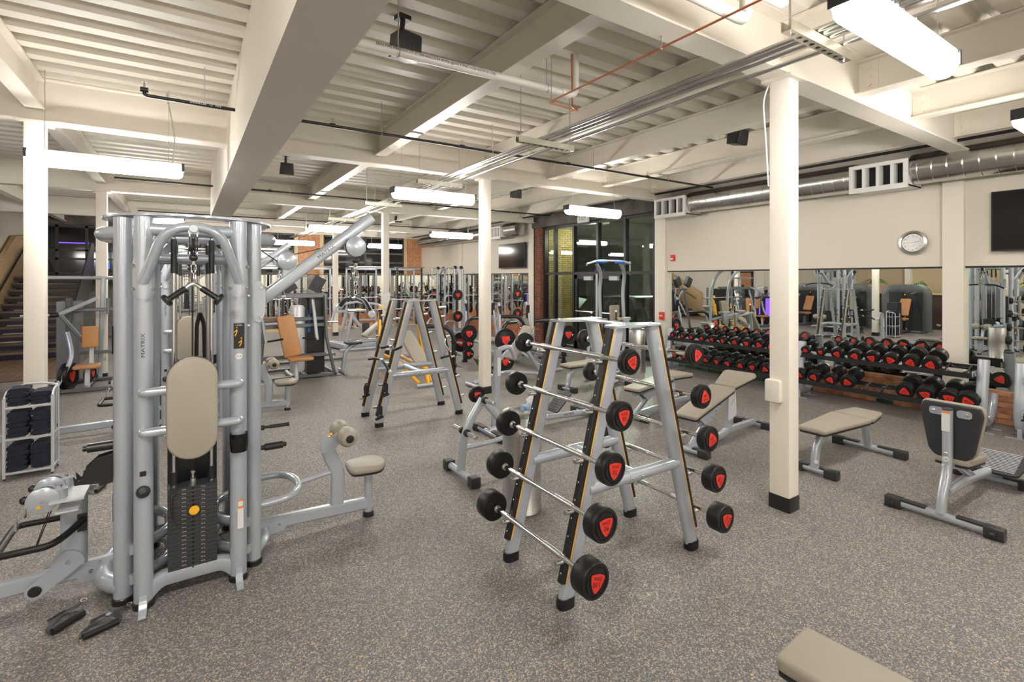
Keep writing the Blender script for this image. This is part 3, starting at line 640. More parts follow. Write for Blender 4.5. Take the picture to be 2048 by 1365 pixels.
def latbar(cy, lab):
    t = thing('lat_bar', lab, 'cable handle', (1.08, cy, 1.70), world=True)
    MB().tube([(1.08, cy-.42, 1.60), (1.08, cy-.26, 1.685), (1.08, cy, 1.70), (1.08, cy+.26, 1.685), (1.08, cy+.42, 1.62)], .013, .06, 12).build('bent_bar', 'chrome', t)
    for s_ in (-1, 1):
        e_ = 1.60 if s_ < 0 else 1.62
        MB().tube([(1.08, cy+s_*.06, 1.70), (1.08, cy+s_*.26, 1.685), (1.08, cy+s_*.41, e_+.005)], .0185, .06, 12).build('grip', 'black', t)
        MB().cyl((1.08, cy+s_*.405, e_+.008), (1.08, cy+s_*.43, e_-.006), .024, 14, .003).build('end_cap', 'white_grey', t)
    b = MB()
    for yo in (-.02, .02):
        for j in range(2): b.tube([(1.08+(.016*math.sin(a) if j else 0), cy+yo-.02+(0 if j else .014*math.sin(a)), 1.93-.055*j+.033*math.cos(a)) for a in [i*PI/5 for i in range(10)]], .004, 0, 6, closed=True)
    for j in range(4): b.tube([(1.08+(.010*math.sin(a) if j % 2 else 0), cy-.02+(0 if j % 2 else .010*math.sin(a)), 1.84-.032*j+.022*math.cos(a)) for a in [i*PI/4 for i in range(8)]], .004, 0, 5, closed=True)
    b.build('chain', 'chrome', t)['kind'] = 'stuff'
    return t
latbar(CY-.02, 'long black-gripped lat bar hanging from the raised arm of the large cable tower')
latbar(CY+3.69, 'lat bar hanging from the raised arm of the second cable tower behind')
rp = thing('rope_handle', 'black twisted rope handle hanging inside the large cable tower', 'cable handle', (.09, 4.42, 1.5), world=True)
MB().tube([(.065, 4.42, 1.22), (.068, 4.42, 1.5), (.09, 4.42, 1.60), (.115, 4.42, 1.5), (.118, 4.42, 1.22)], .014, .03, 8).build('rope', 'black', rp)
for x in (.065, .118): MB().lathe((x, 4.42, 1.20), Z_, [(.01, 0), (.022, .004), (.022, .02), (.015, .024)], 12).build('stopper', 'plastic', rp)
# strap handles on the floor
def strap(x, y, rz, lab):
    t = thing('hand_strap', lab, 'cable handle', (x, y, 0), rz)
    MB().tube([(-.075, 0, .02), (.075, .01, .02)], .0175, 0, 12).build('grip', 'black', t)
    MB().sweep([(-.075, 0, .02), (-.06, .07, .012), (.03, .09, .03), (.14, .12, .02)], rect(.026, .004, .0015, 1), .05, up=Z_).sweep([(.075, .01, .02), (.09, .06, .02), (.05, .10, .035), (-.02, .13, .012)], rect(.026, .004, .0015, 1), .05, up=Z_).build('webbing', 'plastic', t)
    MB().tube([(.15+.014*math.cos(a), .125+.014*math.sin(a), .022+.004*math.sin(a)) for a in [i*PI/4 for i in range(8)]], .003, 0, 6, closed=True).build('ring', 'chrome', t)
strap(-.52, 3.50, .7, 'black strap handle lying on the floor, left one of the pair')
strap(-.37, 3.34, .3, 'black strap handle lying on the floor beside the tower foot, right one of the pair')
strap(-.62, 5.6, 1.2, 'black strap handle lying on the floor left behind the cable tower')
# ================================================================== BARBELL RACKS AND BARBELLS
def aframe(cx, y0, y1, hw, lab):
    t = thing('barbell_rack', lab, 'rack', (cx, (y0+y1)/2, 0), world=True)
    zt = 1.55; tx = .15
    for yi, y in enumerate((y0, y1)):
        for s_ in (-1, 1):
            f0 = Vector((cx+s_*hw, y, .03)); f1 = Vector((cx+s_*tx, y, zt)); d = (f1-f0).normalized(); nrm = Vector((s_*d.z, 0, -s_*d.x))
            lg = MB().sweep([f0, f1], rect(.058, .098, .027, 4), up=X_).build('leg', 'grey', t)
            off = Vector(t['_w'])
            a = f0+d*.10+nrm*.056; c = f1-d*.02+nrm*.056
            MB().sweep([a, c], rect(.042, .034, .004, 1), up=nrm).build('backing_strip', 'plastic', lg, off=off)
            MB().sweep([a+nrm*.003-d*.0, c], rect(.050, .004, .001, 1), up=nrm).build('amber_strip', 'stripe', lg, off=off) if 0 else None
            for q in (-1, 1): MB().sweep([a+Y_*q*.0225-nrm*.016, c+Y_*q*.0225-nrm*.016], rect(.003, .009, .001, 1), up=nrm).build('amber_strip', 'stripe', lg, off=off)
            MB().sweep([(f0.x-.0, y, 0), (f0.x+s_*.0, y, .055)], [(p[0]*1.0, p[1]) for p in rect(.075, .105, .03, 4)], up=X_).build('rubber_foot', 'black', t)
            MB().bx(f0.x-(.09 if s_ < 0 and yi == 0 else .055), f0.x+.055, y-.045, y+.045, 0, .022).build('foot_flange', 'plastic', t) if 0 else None
            bb = MB()
            for k in range(14): bolt(bb, a+d*(.05+k*.1)+nrm*.017, nrm, .006, .004)
            o_ = bb.build('rivets', 'chrome', lg, off=off); o_['kind'] = 'stuff'
    MB().slab(rpoly([(-tx-.06, y0-.05), (tx+.06, y0-.05), (tx+.06, y0+.06), (.05, y0+.13), (.05, y1-.13), (tx+.06, y1-.06), (tx+.06, y1+.05), (-tx-.06, y1+.05), (-tx-.06, y1-.06), (-.05, y1-.13), (-.05, y0+.13), (-tx-.06, y0+.06)], .03), (cx, 0, zt), X_, Y_, 0, .012).build('top_plate', 'grey', t)
    bb = MB()
    for y in (y0, y1):
        for x in (-tx, tx): bolt(bb, (cx+x, y, zt+.012), Z_, .011, .008)
    bb.build('bolts', 'chrome', t)['kind'] = 'stuff'
    zc = .62; xa = tx+(hw-tx)*(1-zc/zt)
    for y in (y0, y1):
        MB().tube([(cx-xa, y, zc), (cx+xa, y, zc)], .038, 0, 14).build('cross_tube', 'grey', t)
        MB().cyl((cx-.07, y, zc), (cx+.05, y, zc), .041, 16).build('cross_sleeve', 'grey', t)
        bb = MB()
        for x in (-.05, .03): bolt(bb, (cx+x, y-.04, zc), -Y_, .010, .008)
        bb.build('bolts', 'chrome', t)['kind'] = 'stuff'
    MB().tube([(cx, y0, zc), (cx, y1, zc)], .036, 0, 14).build('tie_tube', 'grey', t)
    return t
aframe(2.345, 2.18, 2.74, .555, 'silver A-frame barbell rack loaded with ten barbells, centre right')
aframe(2.565, 6.08, 6.65, .555, 'empty-looking silver A-frame rack hung with cable attachments, behind the barbell rack')
def legx(cx, hw, z): return .15+(hw-.15)*(1-(z-.03)/1.52)
PEG = MB().lathe((0, 0, 0), X_, [(.013, 0), (.013, .10), (.015, .101), (.015, .112), (.012, .114)], 12)
def pegs(cx, ys, hw, zs, s_, parent):
    for z in zs:
        for y in ys:
            x = cx+s_*(legx(cx, hw, z)+.045)
            b = MB().lathe((x, y, z-.04), (s_, 0, .12), [(.013, -.02), (.013, .085), (.0155, .086), (.0155, .098), (.012, .10)], 12)
            b.build('peg', 'steel', parent)
racks = [o for o in COL.objects if o.name.startswith('barbell_rack')]
# barbells: (x, z, radius, thickness, number, roll)
def barbell(x, y0, y1, z, rad, th, num, roll, lab):
    t = thing('barbell', lab, 'barbell', (x, (y0+y1)/2, z), world=True, group='fixed barbells on the rack')
    MB().cyl((x, y0+th*.6, z), (x, y1-th*.6, z), .0145, 14).build('bar', 'chrome', t)
    for ya, yb in ((y0+th+.17, y0+th+.33), (y1-th-.33, y1-th-.17)): MB().cyl((x, ya, z), (x, yb, z), .0168, 14).build('knurling', 'knurl', t)
    for s_, ye in ((-1, y0), (1, y1)):
        prof = [(.022, 0), (.022, .012), (rad*.94, .0145), (rad, .022), (rad, th-.006), (rad*.96, th), (rad*.80, th+.001), (rad*.78, th-.003), (rad*.72, th-.003), (rad*.70, th+.003), (.001, th+.003)]
        hd = MB().lathe((x, ye-s_*th, z), Y_*s_, prof, 30, up=Z_).build('head', 'black', t)
        off = Vector(t['_w'])
        MB().lathe((x, ye-s_*(th+.018), z), Y_*s_, [(.016, 0), (.024, .004), (.024, .016), (.016, .022)], 16).build('collar', 'steel', hd, off=off)
        u0 = X_*(-s_); u = (u0*math.cos(roll)+Z_*math.sin(roll)); v = (Z_*math.cos(roll)-u0*math.sin(roll))
        shield = [(-.52, -.36), (0, -.44), (.52, -.36), (.44, .0), (.24, .38), (0, .62), (-.24, .38), (-.44, 0)]
        shp = rpoly([(a*rad, b*rad) for a, b in shield], rad*.12)
        MB().slab(inset(shp, -rad*.06), (x, ye+s_*.003, z), u, v, -.001, .003).build('shield_rim', 'black', hd, off=off)
        MB().slab(shp, (x, ye+s_*.004, z), u, v, 0, .004).build('red_shield', 'red', hd, off=off)
        text('ZIVA', (rad*.29, rad*.27), Vector((x, ye+s_*.0085, z))-v*rad*.22, u, v, 'ink', hd, off=off)
        text(num, (rad*.40, rad*.40), Vector((x, ye+s_*.0085, z))+v*rad*.10, u, v, 'ink', hd, off=off)
    return t
ord5 = ['top', 'second from the top', 'middle', 'second from the bottom', 'bottom']
side1 = [(2.05, 1.39, .070, .06, '30', PI+.35), (1.98, 1.105, .081, .07, '50', PI), (1.91, .835, .088, .075, '70', PI-.15), (1.84, .56, .092, .095, '90', PI), (1.77, .295, .095, .115, '110', PI-.3)]
side2 = [(2.65, 1.37, .070, .055, '20', PI-.5), (2.72, 1.10, .076, .065, '40', .15), (2.79, .82, .081, .07, '60', .35), (2.86, .55, .086, .09, '80', .9), (2.93, .275, .090, .105, '100', .9)]
for i, (x, z, rd, th, n_, rl) in enumerate(side1):
    barbell(x-.015, 1.93-th*.35, 2.94+th*.35, z, rd, th, n_, rl, 'black barbell marked %s, %s on the near-left slope of the rack' % (n_, ord5[i]))
for i, (x, z, rd, th, n_, rl) in enumerate(side2):
    barbell(x+.015, 1.98-th*.35, 3.0+th*.35, z, rd, th, n_, rl, 'black barbell marked %s, %s on the right slope of the rack' % (n_, ord5[i]))
pegs(2.345, (2.18, 2.74), .555, [1.385, 1.10, .83, .555, .29], -1, racks[0])
pegs(2.345, (2.18, 2.74), .555, [1.365, 1.095, .815, .545, .27], 1, racks[0])
pegs(2.565, (6.08, 6.65), .555, [1.37, 1.1, .82, .55, .28], -1, racks[1])
pegs(2.565, (6.08, 6.65), .555, [1.37, 1.1, .82, .55, .28], 1, racks[1])
# attachments on the second rack
def attach(name, lab, x, y, z):
    return thing(name, lab, 'cable handle', (x, y, z), world=True, group='attachments on the A-frame rack')
t = attach('curl_bar', 'chrome cable bar with black grips lying across the upper left pegs of the attachment rack', 2.12, 5.95, 1.02)
MB().tube([(2.16, 5.70, 1.03), (2.10, 5.8, .98), (2.14, 5.92, 1.0), (2.12, 6.04, 1.0), (2.06, 6.15, .97), (2.10, 6.3, .99)], .016, .04, 10).build('bent_bar', 'black', t); MB().cyl((2.13, 5.95, 1.0), (2.13, 6.01, 1.0), .022, 12).build('hub', 'chrome', t)
t = attach('curl_bar', 'wide angled cable bar on the middle left pegs of the attachment rack', 2.0, 6.0, .8)
MB().tube([(2.02, 5.70, .74), (2.0, 5.85, .82), (2.02, 6.0, .84), (2.0, 6.2, .84), (1.98, 6.4, .80)], .016, .05, 10).build('bent_bar', 'black', t)
MB().cyl((2.02, 5.97, .84), (2.02, 6.03, .84), .022, 12).build('hub', 'chrome', t); MB().cyl((2.02, 5.69, .735), (2.02, 5.72, .75), .020, 12).build('end_cap', 'white_grey', t)
for i, (x, y, z, lb) in enumerate(((2.06, 6.05, .47, 'black strap grip hanging on the near leg of the attachment rack'), (1.99, 6.05, .20, 'black strap grip hanging lowest on the near leg of the attachment rack'), (2.0, 6.62, .36, 'black ankle strap on the far left leg of the attachment rack'))):
    t = attach('strap_grip', lb, x, y, z)
    MB().tube([(x-.02, y-.05, z-.07), (x-.03, y-.05, z+.05), (x+.0, y-.03, z+.10), (x+.03, y-.02, z+.06), (x+.03, y-.02, z-.06)], .009, .03, 8).build('webbing', 'plastic', t)
    MB().cyl((x-.05, y-.05, z-.08), (x+.05, y-.03, z-.06), .017, 10, .003).build('grip', 'black', t); MB().box((x+.01, y-.04, z+.02), (.05, .03, .10)).build('buckle', 'plastic', t)
t = attach('rowing_handle', 'chrome close-grip rowing handle hanging on the right legs of the attachment rack', 2.9, 6.0, .95)
MB().tube([(2.88, 6.0, 1.05), (2.86, 5.99, .98), (2.92, 5.97, .9), (2.84, 5.97, .86), (2.88, 5.98, .80)], .008, .02, 6).build('bent_bar', 'chrome', t); MB().cyl((2.80, 5.98, .80), (2.92, 5.98, .82), .015, 10).build('grip', 'black', t)
# ================================================================== DUMBBELL RACKS
def db_rack(y0, y1, lab, trays=True):
    t = thing('dumbbell_rack', lab, 'rack', (8.15, (y0+y1)/2, 0), world=True, group='two-tier dumbbell racks')
    for y in (y0, y1):
        MB().tube([(8.09, y, .86), (8.0, y, .35), (8.02, y, .10), (8.25, y, .10), (8.40, y, .30), (8.42, y, .42)], .058, .16, 16, k=6).build('upright', 'grey', t)
        MB().cyl((8.09, y, .855), (8.091, y, .87), .05, 16, .003).build('end_cap', 'char', t)
        for x in (7.99, 8.28):
            MB().bx(x-.012, x+.012, y-.02, y+.02, .01, .12).bx(x-.02, x+.02, y-.12, y+.12, 0, .012).build('foot', 'grey', t, smooth=False)
    for x, z in ((8.02, .69), (7.88, .31)):
        for dx, dz in ((-.09, -.02), (.13, .055)):
            MB().bx(x+dx-.012, x+dx+.012, y0+.05, y1-.05, z+dz-.03, z+dz+.03).build('tray_rail', 'plastic', t, smooth=False)
        MB().sweep([(x-.09, y0+.05, z-.03), (x-.09, y1-.05, z-.03)], rect(.02, .05, .003, 1)).build('front_rail', 'plastic', t)
        n_ = 9
        for i in range(n_+1):
            y = y0+.12+(y1-y0-.24)*i/n_
            MB().sweep([(x-.09, y, z+.015), (x+.13, y, z+.088)], rect(.02, .006, .001, 1), up=Z_).build('divider', 'plastic', t)
        for i in range(n_):
            y = y0+.12+(y1-y0-.24)*(i+.5)/n_
            b = MB()
            for dx in (-.05, .09): b.tube([(x+dx, y-.085, z+.035+dx*.3), (x+dx, y-.05, z+.01+dx*.3), (x+dx, y+.05, z+.01+dx*.3), (x+dx, y+.085, z+.035+dx*.3)], .008, .03, 6)
            b.build('saddle', 'plastic', t)['kind'] = 'stuff'
        bb = MB()
        for y in (y0+.06, y1-.06): bb.bx(x-.11, x+.15, y-.006, y+.006, z-.03, z+.04)
        bb.build('end_bracket', 'grey', t, smooth=False)['kind'] = 'stuff'
    return t
db_rack(1.90, 4.02, 'two-tier dumbbell rack right of the near column with an empty stretch on both tiers')
db_rack(4.28, 6.55, 'two-tier dumbbell rack left of the near column, beside the window wall')
db_rack(-.60, 1.57, 'empty dumbbell rack whose silver upright shows at the right edge')
def dumbbell(rad, num, roll, seed):
    t = thing('dumbbell', 'x', 'dumbbell', (0, 0, 0), 0)
    th = .045+rad*.62; gl = .075
    MB().lathe((-gl-.005, 0, 0), X_, [(.012, 0), (.014, .03), (.0165, gl), (.014, 2*gl-.02), (.012, 2*gl+.01)], 12).build('handle', 'chrome', t)
    for s_ in (-1, 1):
        prof = [(.024, -.012), (.024, 0), (rad*.9, .0), (rad, .012), (rad, th-.012), (rad*.93, th), (rad*.80, th), (rad*.78, th-.003), (.001, th-.003)]
        hd = MB().lathe((s_*gl, 0, 0), X_*s_, prof, 24, up=Z_).build('head', 'black', t)
        u0 = Y_*s_; u = u0*math.cos(roll)+Z_*math.sin(roll); v = Z_*math.cos(roll)-u0*math.sin(roll)
        shp = rpoly([(a*rad, b*rad) for a, b in [(-.56, -.34), (0, -.42), (.56, -.34), (.44, .04), (.2, .42), (0, .60), (-.2, .42), (-.44, .04)]], rad*.12)
        o = Vector((s_*(gl+th-.003), 0, 0)); sh = MB().slab(shp, o, u, v, 0, .004).build('red_shield', 'red', hd)
        if s_ < 0:
            text(num, (rad*.40, rad*.36), o+Vector((s_*.0045, 0, 0))+v*rad*.06, u, v, 'ink', hd)
            text('ZIVA', (rad*.26, rad*.24), o+Vector((s_*.0045, 0, 0))-v*rad*.22, u, v, 'ink', hd)
    return t
W_ORD = ['first', 'second', 'third', 'fourth', 'fifth', 'sixth', 'seventh', 'eighth', 'ninth', 'tenth']
tilt = .32
def row(x, z, ys, rads, nums, where, grp):
    for i, (y, rd, nm) in enumerate(zip(ys, rads, nums)):
        t = dumbbell(rd, nm, random.uniform(-1.9, 1.9) if i % 3 else random.uniform(-.4, .4), i)
        t.location = (x, y, z+rd*.25-.01); t.rotation_euler = (0, -tilt, 0)
        t['label'] = 'black dumbbell, %s from left %s' % (W_ORD[i], where); t['group'] = grp
# x is the centre; faces look towards -x (the room)
row(8.09, .785, [3.91, 3.69, 3.46, 3.23, 3.02, 2.80, 2.58, 2.37], [.065, .065, .085, .088, .09, .093, .097, .10], ['5', '5', '30', '30', '35', '40', '45', '45'], 'on the near rack, upper tier', 'dumbbells on the upper tier of the near rack')
row(7.96, .42, [3.93, 3.72, 3.49, 3.27], [.088, .09, .092, .095], ['50', '50', '55', '55'], 'on the near rack, lower tier, left of the gap', 'dumbbells on the lower tier of the near rack')
row(7.96, .42, [2.60, 2.38, 2.15, 1.98], [.102, .103, .106, .106], ['60', '80', '85', '85'], 'on the near rack, lower tier, right of the gap', 'dumbbells on the lower tier of the near rack')
row(8.09, .785, [6.4, 6.17, 5.97, 5.74, 5.53, 5.31, 5.08, 4.86, 4.64, 4.44], [.06, .06, .065, .068, .07, .07, .08, .083, .086, .086], ['5', '5', '10', '10', '12', '12', '15', '20', '20', '25'], 'on the window-side rack, upper tier', 'dumbbells on the upper tier of the rack by the windows')
row(7.96, .42, [6.25, 6.03, 5.8, 5.56, 5.34, 5.13, 4.89, 4.68, 4.46], [.075, .075, .08, .08, .08, .083, .085, .087, .087], ['25', '25', '30', '30', '35', '35', '40', '40', '45'], 'on the window-side rack, lower tier', 'dumbbells on the lower tier of the rack by the windows')

# ================================================================== BENCHES
def pad_(t, poly, o, u, v, th=.06, name='pad', m_='tan', bev=.018):
    s_ = MB().slab(poly, o, u, v, .014, th, bev).build(name, m_, t); MB().slab(inset(poly, .008), o, u, v, 0, .016).build('pad_board', 'plastic', s_, off=Vector(t['_w']) if t.get('_w') else None); return s_
def footbar(t, x, hw, wheels=False, z=.045):
    fb = MB().tube([(x, -hw, z), (x, hw, z)], .032, 0, 14).build('foot_bar', 'grey', t)
    for s_ in (-1, 1):
        MB().slab(rpoly([(-.042, -.045), (.042, -.045), (.042, .04), (-.042, .04)], .012), (x, s_*hw, z), X_, Z_, -.055, .055, .006).build('foot_cap', 'char', fb)
        MB().slab(rpoly([(-.03, -hw*.32), (.03, -hw*.32), (.026, hw*.32), (-.026, hw*.32)], .01), (x, s_*hw*.62, z+.02), X_, Y_, 0, .018, .004).build('wear_guard', 'char', fb)
        if wheels: MB().cyl((x-.03, s_*hw-.012, .03), (x-.03, s_*hw+.022, .03), .03, 16, .004).build('wheel', 'plastic', fb); 
    return fb
def flat_bench(x, y, rz, lab):
    t = thing('flat_bench', lab, 'bench', (x, y, 0), rz, 'flat benches')
    pad_(t, rpoly([(0, -.12), (.82, -.19), (.82, .19), (0, .12)], .03), (-.05, 0, .385), X_, Y_)
    pad_(t, rpoly([(.845, -.19), (1.22, -.13), (1.22, .13), (.845, .19)], .03), (-.05, 0, .385), X_, Y_)
    footbar(t, .02, .15); footbar(t, 1.17, .29)
    MB().sweep([(.02, 0, .06), (.06, 0, .30), (.28, 0, .365), (.6, 0, .372)], rect(.06, .09, .025, 3), .16, up=X_).build('front_leg', 'grey', t)
    MB().sweep([(.5, 0, .355), (1.1, 0, .355)], rect(.07, .05, .015, 2)).build('spine', 'grey', t)
    MB().cyl((1.17, 0, .06), (1.05, 0, .37), .04, 16).build('rear_post', 'grey', t)
    s_ = MB().cyl((-.015, -.03, .13), (-.019, -.032, .13), .017, 16).build('number_sticker', 'label', t)
    return t
flat_bench(4.95, 2.36, 0.0, 'flat taupe weight bench right of the near column, tapered two-piece pad')
flat_bench(5.20, 6.30, .05, 'small flat taupe bench seen through the barbell rack, far side')
def adj_bench(x, y, rz, lab, inc=.24, sit=.24):
    t = thing('adjustable_bench', lab, 'bench', (x, y, 0), rz, 'adjustable benches')
    z0 = .36; hx = .84*math.cos(inc); hz = .84*math.sin(inc); u = Vector((math.cos(inc), 0, math.sin(inc)))
    pad_(t, rpoly([(0, -.125), (.84, -.15), (.84, .15), (0, .125)], .035), (0, 0, z0), u, Y_, name='back_pad')
    u2 = Vector((math.cos(sit), 0, math.sin(sit)))
    pad_(t, rpoly([(0, -.12), (.40, -.20), (.44, -.16), (.44, .16), (.40, .20), (0, .12)], .03), (hx+.02, 0, z0+hz+.005), u2, Y_, name='seat_pad')
    MB().sweep([Vector((.08, 0, z0-.03)), Vector((hx, 0, z0+hz-.03))], rect(.07, .05, .01, 2)).build('pad_rail', 'grey', t)
    for s_ in (-1, 1): MB().slab([(.20, z0-.06+.2*inc), (.34, z0-.16+.2*inc), (.82, z0-.06+hz*.9), (.84, z0+.0+hz*.9)], (0, s_*.045, 0), X_, Z_, -.003, .003).build('ladder_plate', 'grey', t)
    b = MB()
    for i in range(5): b.cyl((.35+i*.09, -.06, z0-.09+i*.055), (.35+i*.09, .06, z0-.09+i*.055), .010, 8)
    b.build('ladder_rungs', 'chrome', t)['kind'] = 'stuff'
    MB().sweep([(.05, 0, .055), (.80, 0, .055), (.92, 0, .08), (1.55, 0, .06)], rect(.07, .075, .02, 2), .1).build('base_rail', 'grey', t)
    MB().sweep([(.92, 0, .06), (.98, 0, z0+hz-.02)], rect(.05, .10, .015, 2), up=X_).build('support_post', 'grey', t)
    MB().slab(rpoly([(.84, .2), (1.04, .24), (1.02, z0+hz), (.86, z0+hz)], .03), (0, -.04, 0), X_, Z_, -.004, .004).build('side_plate', 'white_grey', t)
    text('MATRIX', (.028, .028), (.94, -.0447, z0+hz-.15), Vector((.8, 0, .6)), Vector((-.6, 0, .8)), 'char', t, name='lettering')
    MB().sweep([(.10, 0, .07), (.42, 0, .26)], rect(.05, .06, .012, 2), up=Z_).build('brace', 'grey', t)
    text('MATRIX', (.045, .04), (.26, -.027, .165), Vector((.86, 0, .51)), Vector((-.51, 0, .86)), 'char', t, name='lettering')
    footbar(t, .05, .18); footbar(t, 1.55, .17)
    MB().bar([(hx+.30, 0, z0+hz+.03), (hx+.46, 0, z0+hz+.01)], .035, .05).build('seat_handle', 'grey', t)
    return t
adj_bench(4.38, 3.36, .12, 'adjustable taupe bench with upturned seat, left of the near column')
adj_bench(4.85, 4.57, .15, 'adjustable taupe bench lying flat, seen through the barbell rack legs', 0.06, 0.0)
# utility bench (back rest seen from behind) with ribbed foot plate
t = thing('utility_bench', 'upright utility bench seen from behind at the lower right, black back shell', 'bench', (4.8, 1.37, 0), 0)
footbar(t, 0, .30, True)
MB().sweep([(0, 0, .06), (.03, 0, .20), (.14, 0, .36), (.14, 0, .83)], rect(.06, .085, .025, 3), .16, up=X_).build('post', 'grey', t)
MB().slab(rect(.088, .062, .025, 3), (.14, 0, .83), X_, Y_, 0, .012, .004).build('post_cap', 'char', t)
bp = rpoly([(-.18, .22), (.18, .22), (.195, .16), (.14, -.16), (.09, -.21), (-.09, -.21), (-.14, -.16), (-.195, .16)], .05)
s_ = MB().slab(bp, (.20, 0, .645), Y_, Z_, 0, .035, .012).build('back_shell', 'char', t)
MB().slab(inset(bp, -.008), (.235, 0, .645), Y_, Z_, 0, .05, .016).build('back_pad', 'tan', t)
for sy in (-1, 1):
    MB().slab(rpoly([(-.045, -.03), (.045, -.03), (.045, .03), (-.045, .03)], .025, 5), (.195, sy*.085, .80), Y_, Z_, -.006, .003).build('mount_lug', 'grey', t)
    MB().lathe((.188, sy*.10, .80), -X_, [(.014, 0), (.014, .005), (.008, .008)], 8).build('bolt', 'chrome', t)
MB().lathe((.105, 0, .50), -X_, [(.014, -.02), (.014, .012), (.008, .016)], 10).build('bolt', 'chrome', t)
sticker((.0955, 0, .74), -Y_, Z_, .05, .14, 'label', t, 'warning_label'); sticker((.095, 0, .815), -Y_, Z_, .05, .014, 'orl', t, 'warning_label')
q = MB().cyl((.098, 0, .455), (.094, 0, .455), .020, 18).build('number_sticker', 'label', t); text('M-35', .014, (.0930, 0, .455), -Y_, Z_, 'ink', q)
sticker((.0955, 0, .405), -Y_, Z_, .05, .018, 'label', t, 'serial_label')
pad_(t, rpoly([(.20, -.11), (.50, -.15), (.56, -.10), (.56, .10), (.50, .15), (.20, .11)], .04), (0, 0, .38), X_, Y_, .075, 'seat_pad')
MB().sweep([(.14, 0, .40), (.36, 0, .36), (.75, 0, .17)], rect(.05, .06, .015, 2), .05).build('seat_arm', 'grey', t)
MB().tube([(.10, 0, .20), (.5, 0, .20), (1.15, 0, .14)], .038, .1, 14).build('spine', 'grey', t)
footbar(t, 1.30, .22)
fp = rpoly([(0, -.20), (.30, -.24), (.34, -.20), (.34, .20), (.30, .24), (0, .20), (-.02, .12), (-.02, -.12)], .03)
uu = Vector((.92, 0, .28))
fo = MB().slab(fp, (1.12, 0, .14), uu, Y_, 0, .025, .006).build('foot_plate', 'char', t)
for i in range(13): MB().sweep([Vector((1.13, 0, .172))+uu.normalized()*(.005+i*.025)-Y_*.17, Vector((1.13, 0, .172))+uu.normalized()*(.005+i*.025)+Y_*.17], rect(.007, .008, .002, 1)).build('rib', 'white_grey', fo)
# bench in the bottom right corner
t = thing('flat_bench', 'pale taupe bench pad cut off by the lower right corner of the picture', 'bench', (1.985, .995, 0), -1.50, 'flat benches')
pad_(t, rpoly([(0, -.135), (1.2, -.15), (1.2, .15), (0, .135)], .03), (-.03, -.02, .375), X_, Y_, .075, bev=.022)
footbar(t, .25, .2); footbar(t, 1.0, .2)
MB().cyl((.25, 0, .06), (.25, 0, .38), .035, 14).build('leg', 'grey', t); MB().cyl((1.0, 0, .06), (1.0, 0, .38), .035, 14).build('leg', 'grey', t); MB().bar([(.2, 0, .35), (1.05, 0, .35)], .06, .05).build('spine', 'grey', t)

# ================================================================== WEIGHT PLATES, TREES, BINS, TOWELS
def plate_parts(t, c, ax, rad, th, name='weight_plate', solid=False, off=None):
    c = Vector(c); ax = Vector(ax).normalized(); off = off if off is not None else (Vector(t['_w']) if t.get('_w') else None)
    p = MB().lathe(c-ax*th/2, ax, [(.028, .0), (rad*.45, .002), (rad*.5, th*.25), (rad*.82, th*.25), (rad*.86, 0), (rad*.97, 0), (rad, .006), (rad, th-.006), (rad*.97, th), (rad*.86, th), (rad*.82, th*.75), (rad*.5, th*.75), (rad*.45, th-.002), (.028, th)], 26, up=Z_).build(name, 'black', t, off=off)
    for s_ in (-1, 1):
        u, v = frame(ax*s_, Z_)
        MB().slab(rpoly([(a*rad, b*rad) for a, b in [(-.42, .30), (.42, .30), (.30, -.2), (0, -.48), (-.30, -.2)]], rad*.1), c+ax*s_*(th/2), u, v, 0, .003).build('red_shield', 'red', p, off=off)
    return p
def plate(c, ax, rad, th, lab, group='weight plates on their pegs'):
    t = thing('weight_plate', lab, 'weight plate', c, 0, group, world=True)
    plate_parts(t, c, ax, rad, th, 'disc'); return t
t = thing('plate_stand', 'small silver curved plate stand with chrome pegs, left of the steel bin', 'rack', (2.13, 4.1, 0), world=True)
MB().tube([(2.13, 3.86, .05), (2.13, 4.36, .05)], .034, 0, 14).build('foot_bar', 'grey', t)
for y in (3.86, 4.36): MB().slab(rpoly([(-.045, -.05), (.045, -.05), (.045, .045), (-.045, .045)], .012), (2.13, y, .05), X_, Z_, -.045, .045, .006).build('foot_cap', 'char', t)
MB().sweep([(2.13, 4.11, .07), (2.16, 4.11, .42), (2.36, 4.11, .70)], rect(.055, .075, .022, 3), .28, up=X_, k=7).build('front_leg', 'grey', t)
MB().sweep([(2.36, 4.11, .70), (2.62, 4.11, .42), (2.68, 4.11, .07)], rect(.055, .075, .022, 3), .2, up=X_, k=7).build('rear_leg', 'grey', t)
MB().tube([(2.68, 3.86, .05), (2.68, 4.36, .05)], .034, 0, 14).build('foot_bar', 'grey', t)
MB().tube([(2.15, 4.11, .27), (2.42, 4.11, .27), (2.66, 4.11, .30)], .022, .1).build('stretcher', 'grey', t)
for x, z, dz in ((2.36, .70, .05), (2.17, .42, 0), (2.64, .42, 0)):
    for s_ in (-1, 1):
        MB().cyl((x, 4.11+s_*.03, z), (x, 4.11+s_*.065, z), .034, 14, .004).build('collar', 'plastic', t)
        MB().cyl((x, 4.11+s_*.06, z), (x, 4.11+s_*.22, z+(dz if s_ > 0 else 0)), .021, 14, .003).build('peg', 'chrome', t)
plate((2.36, 4.225, .725), (0, 1, .3), .085, .03, 'small black plate with red centre on the top peg of the plate stand')
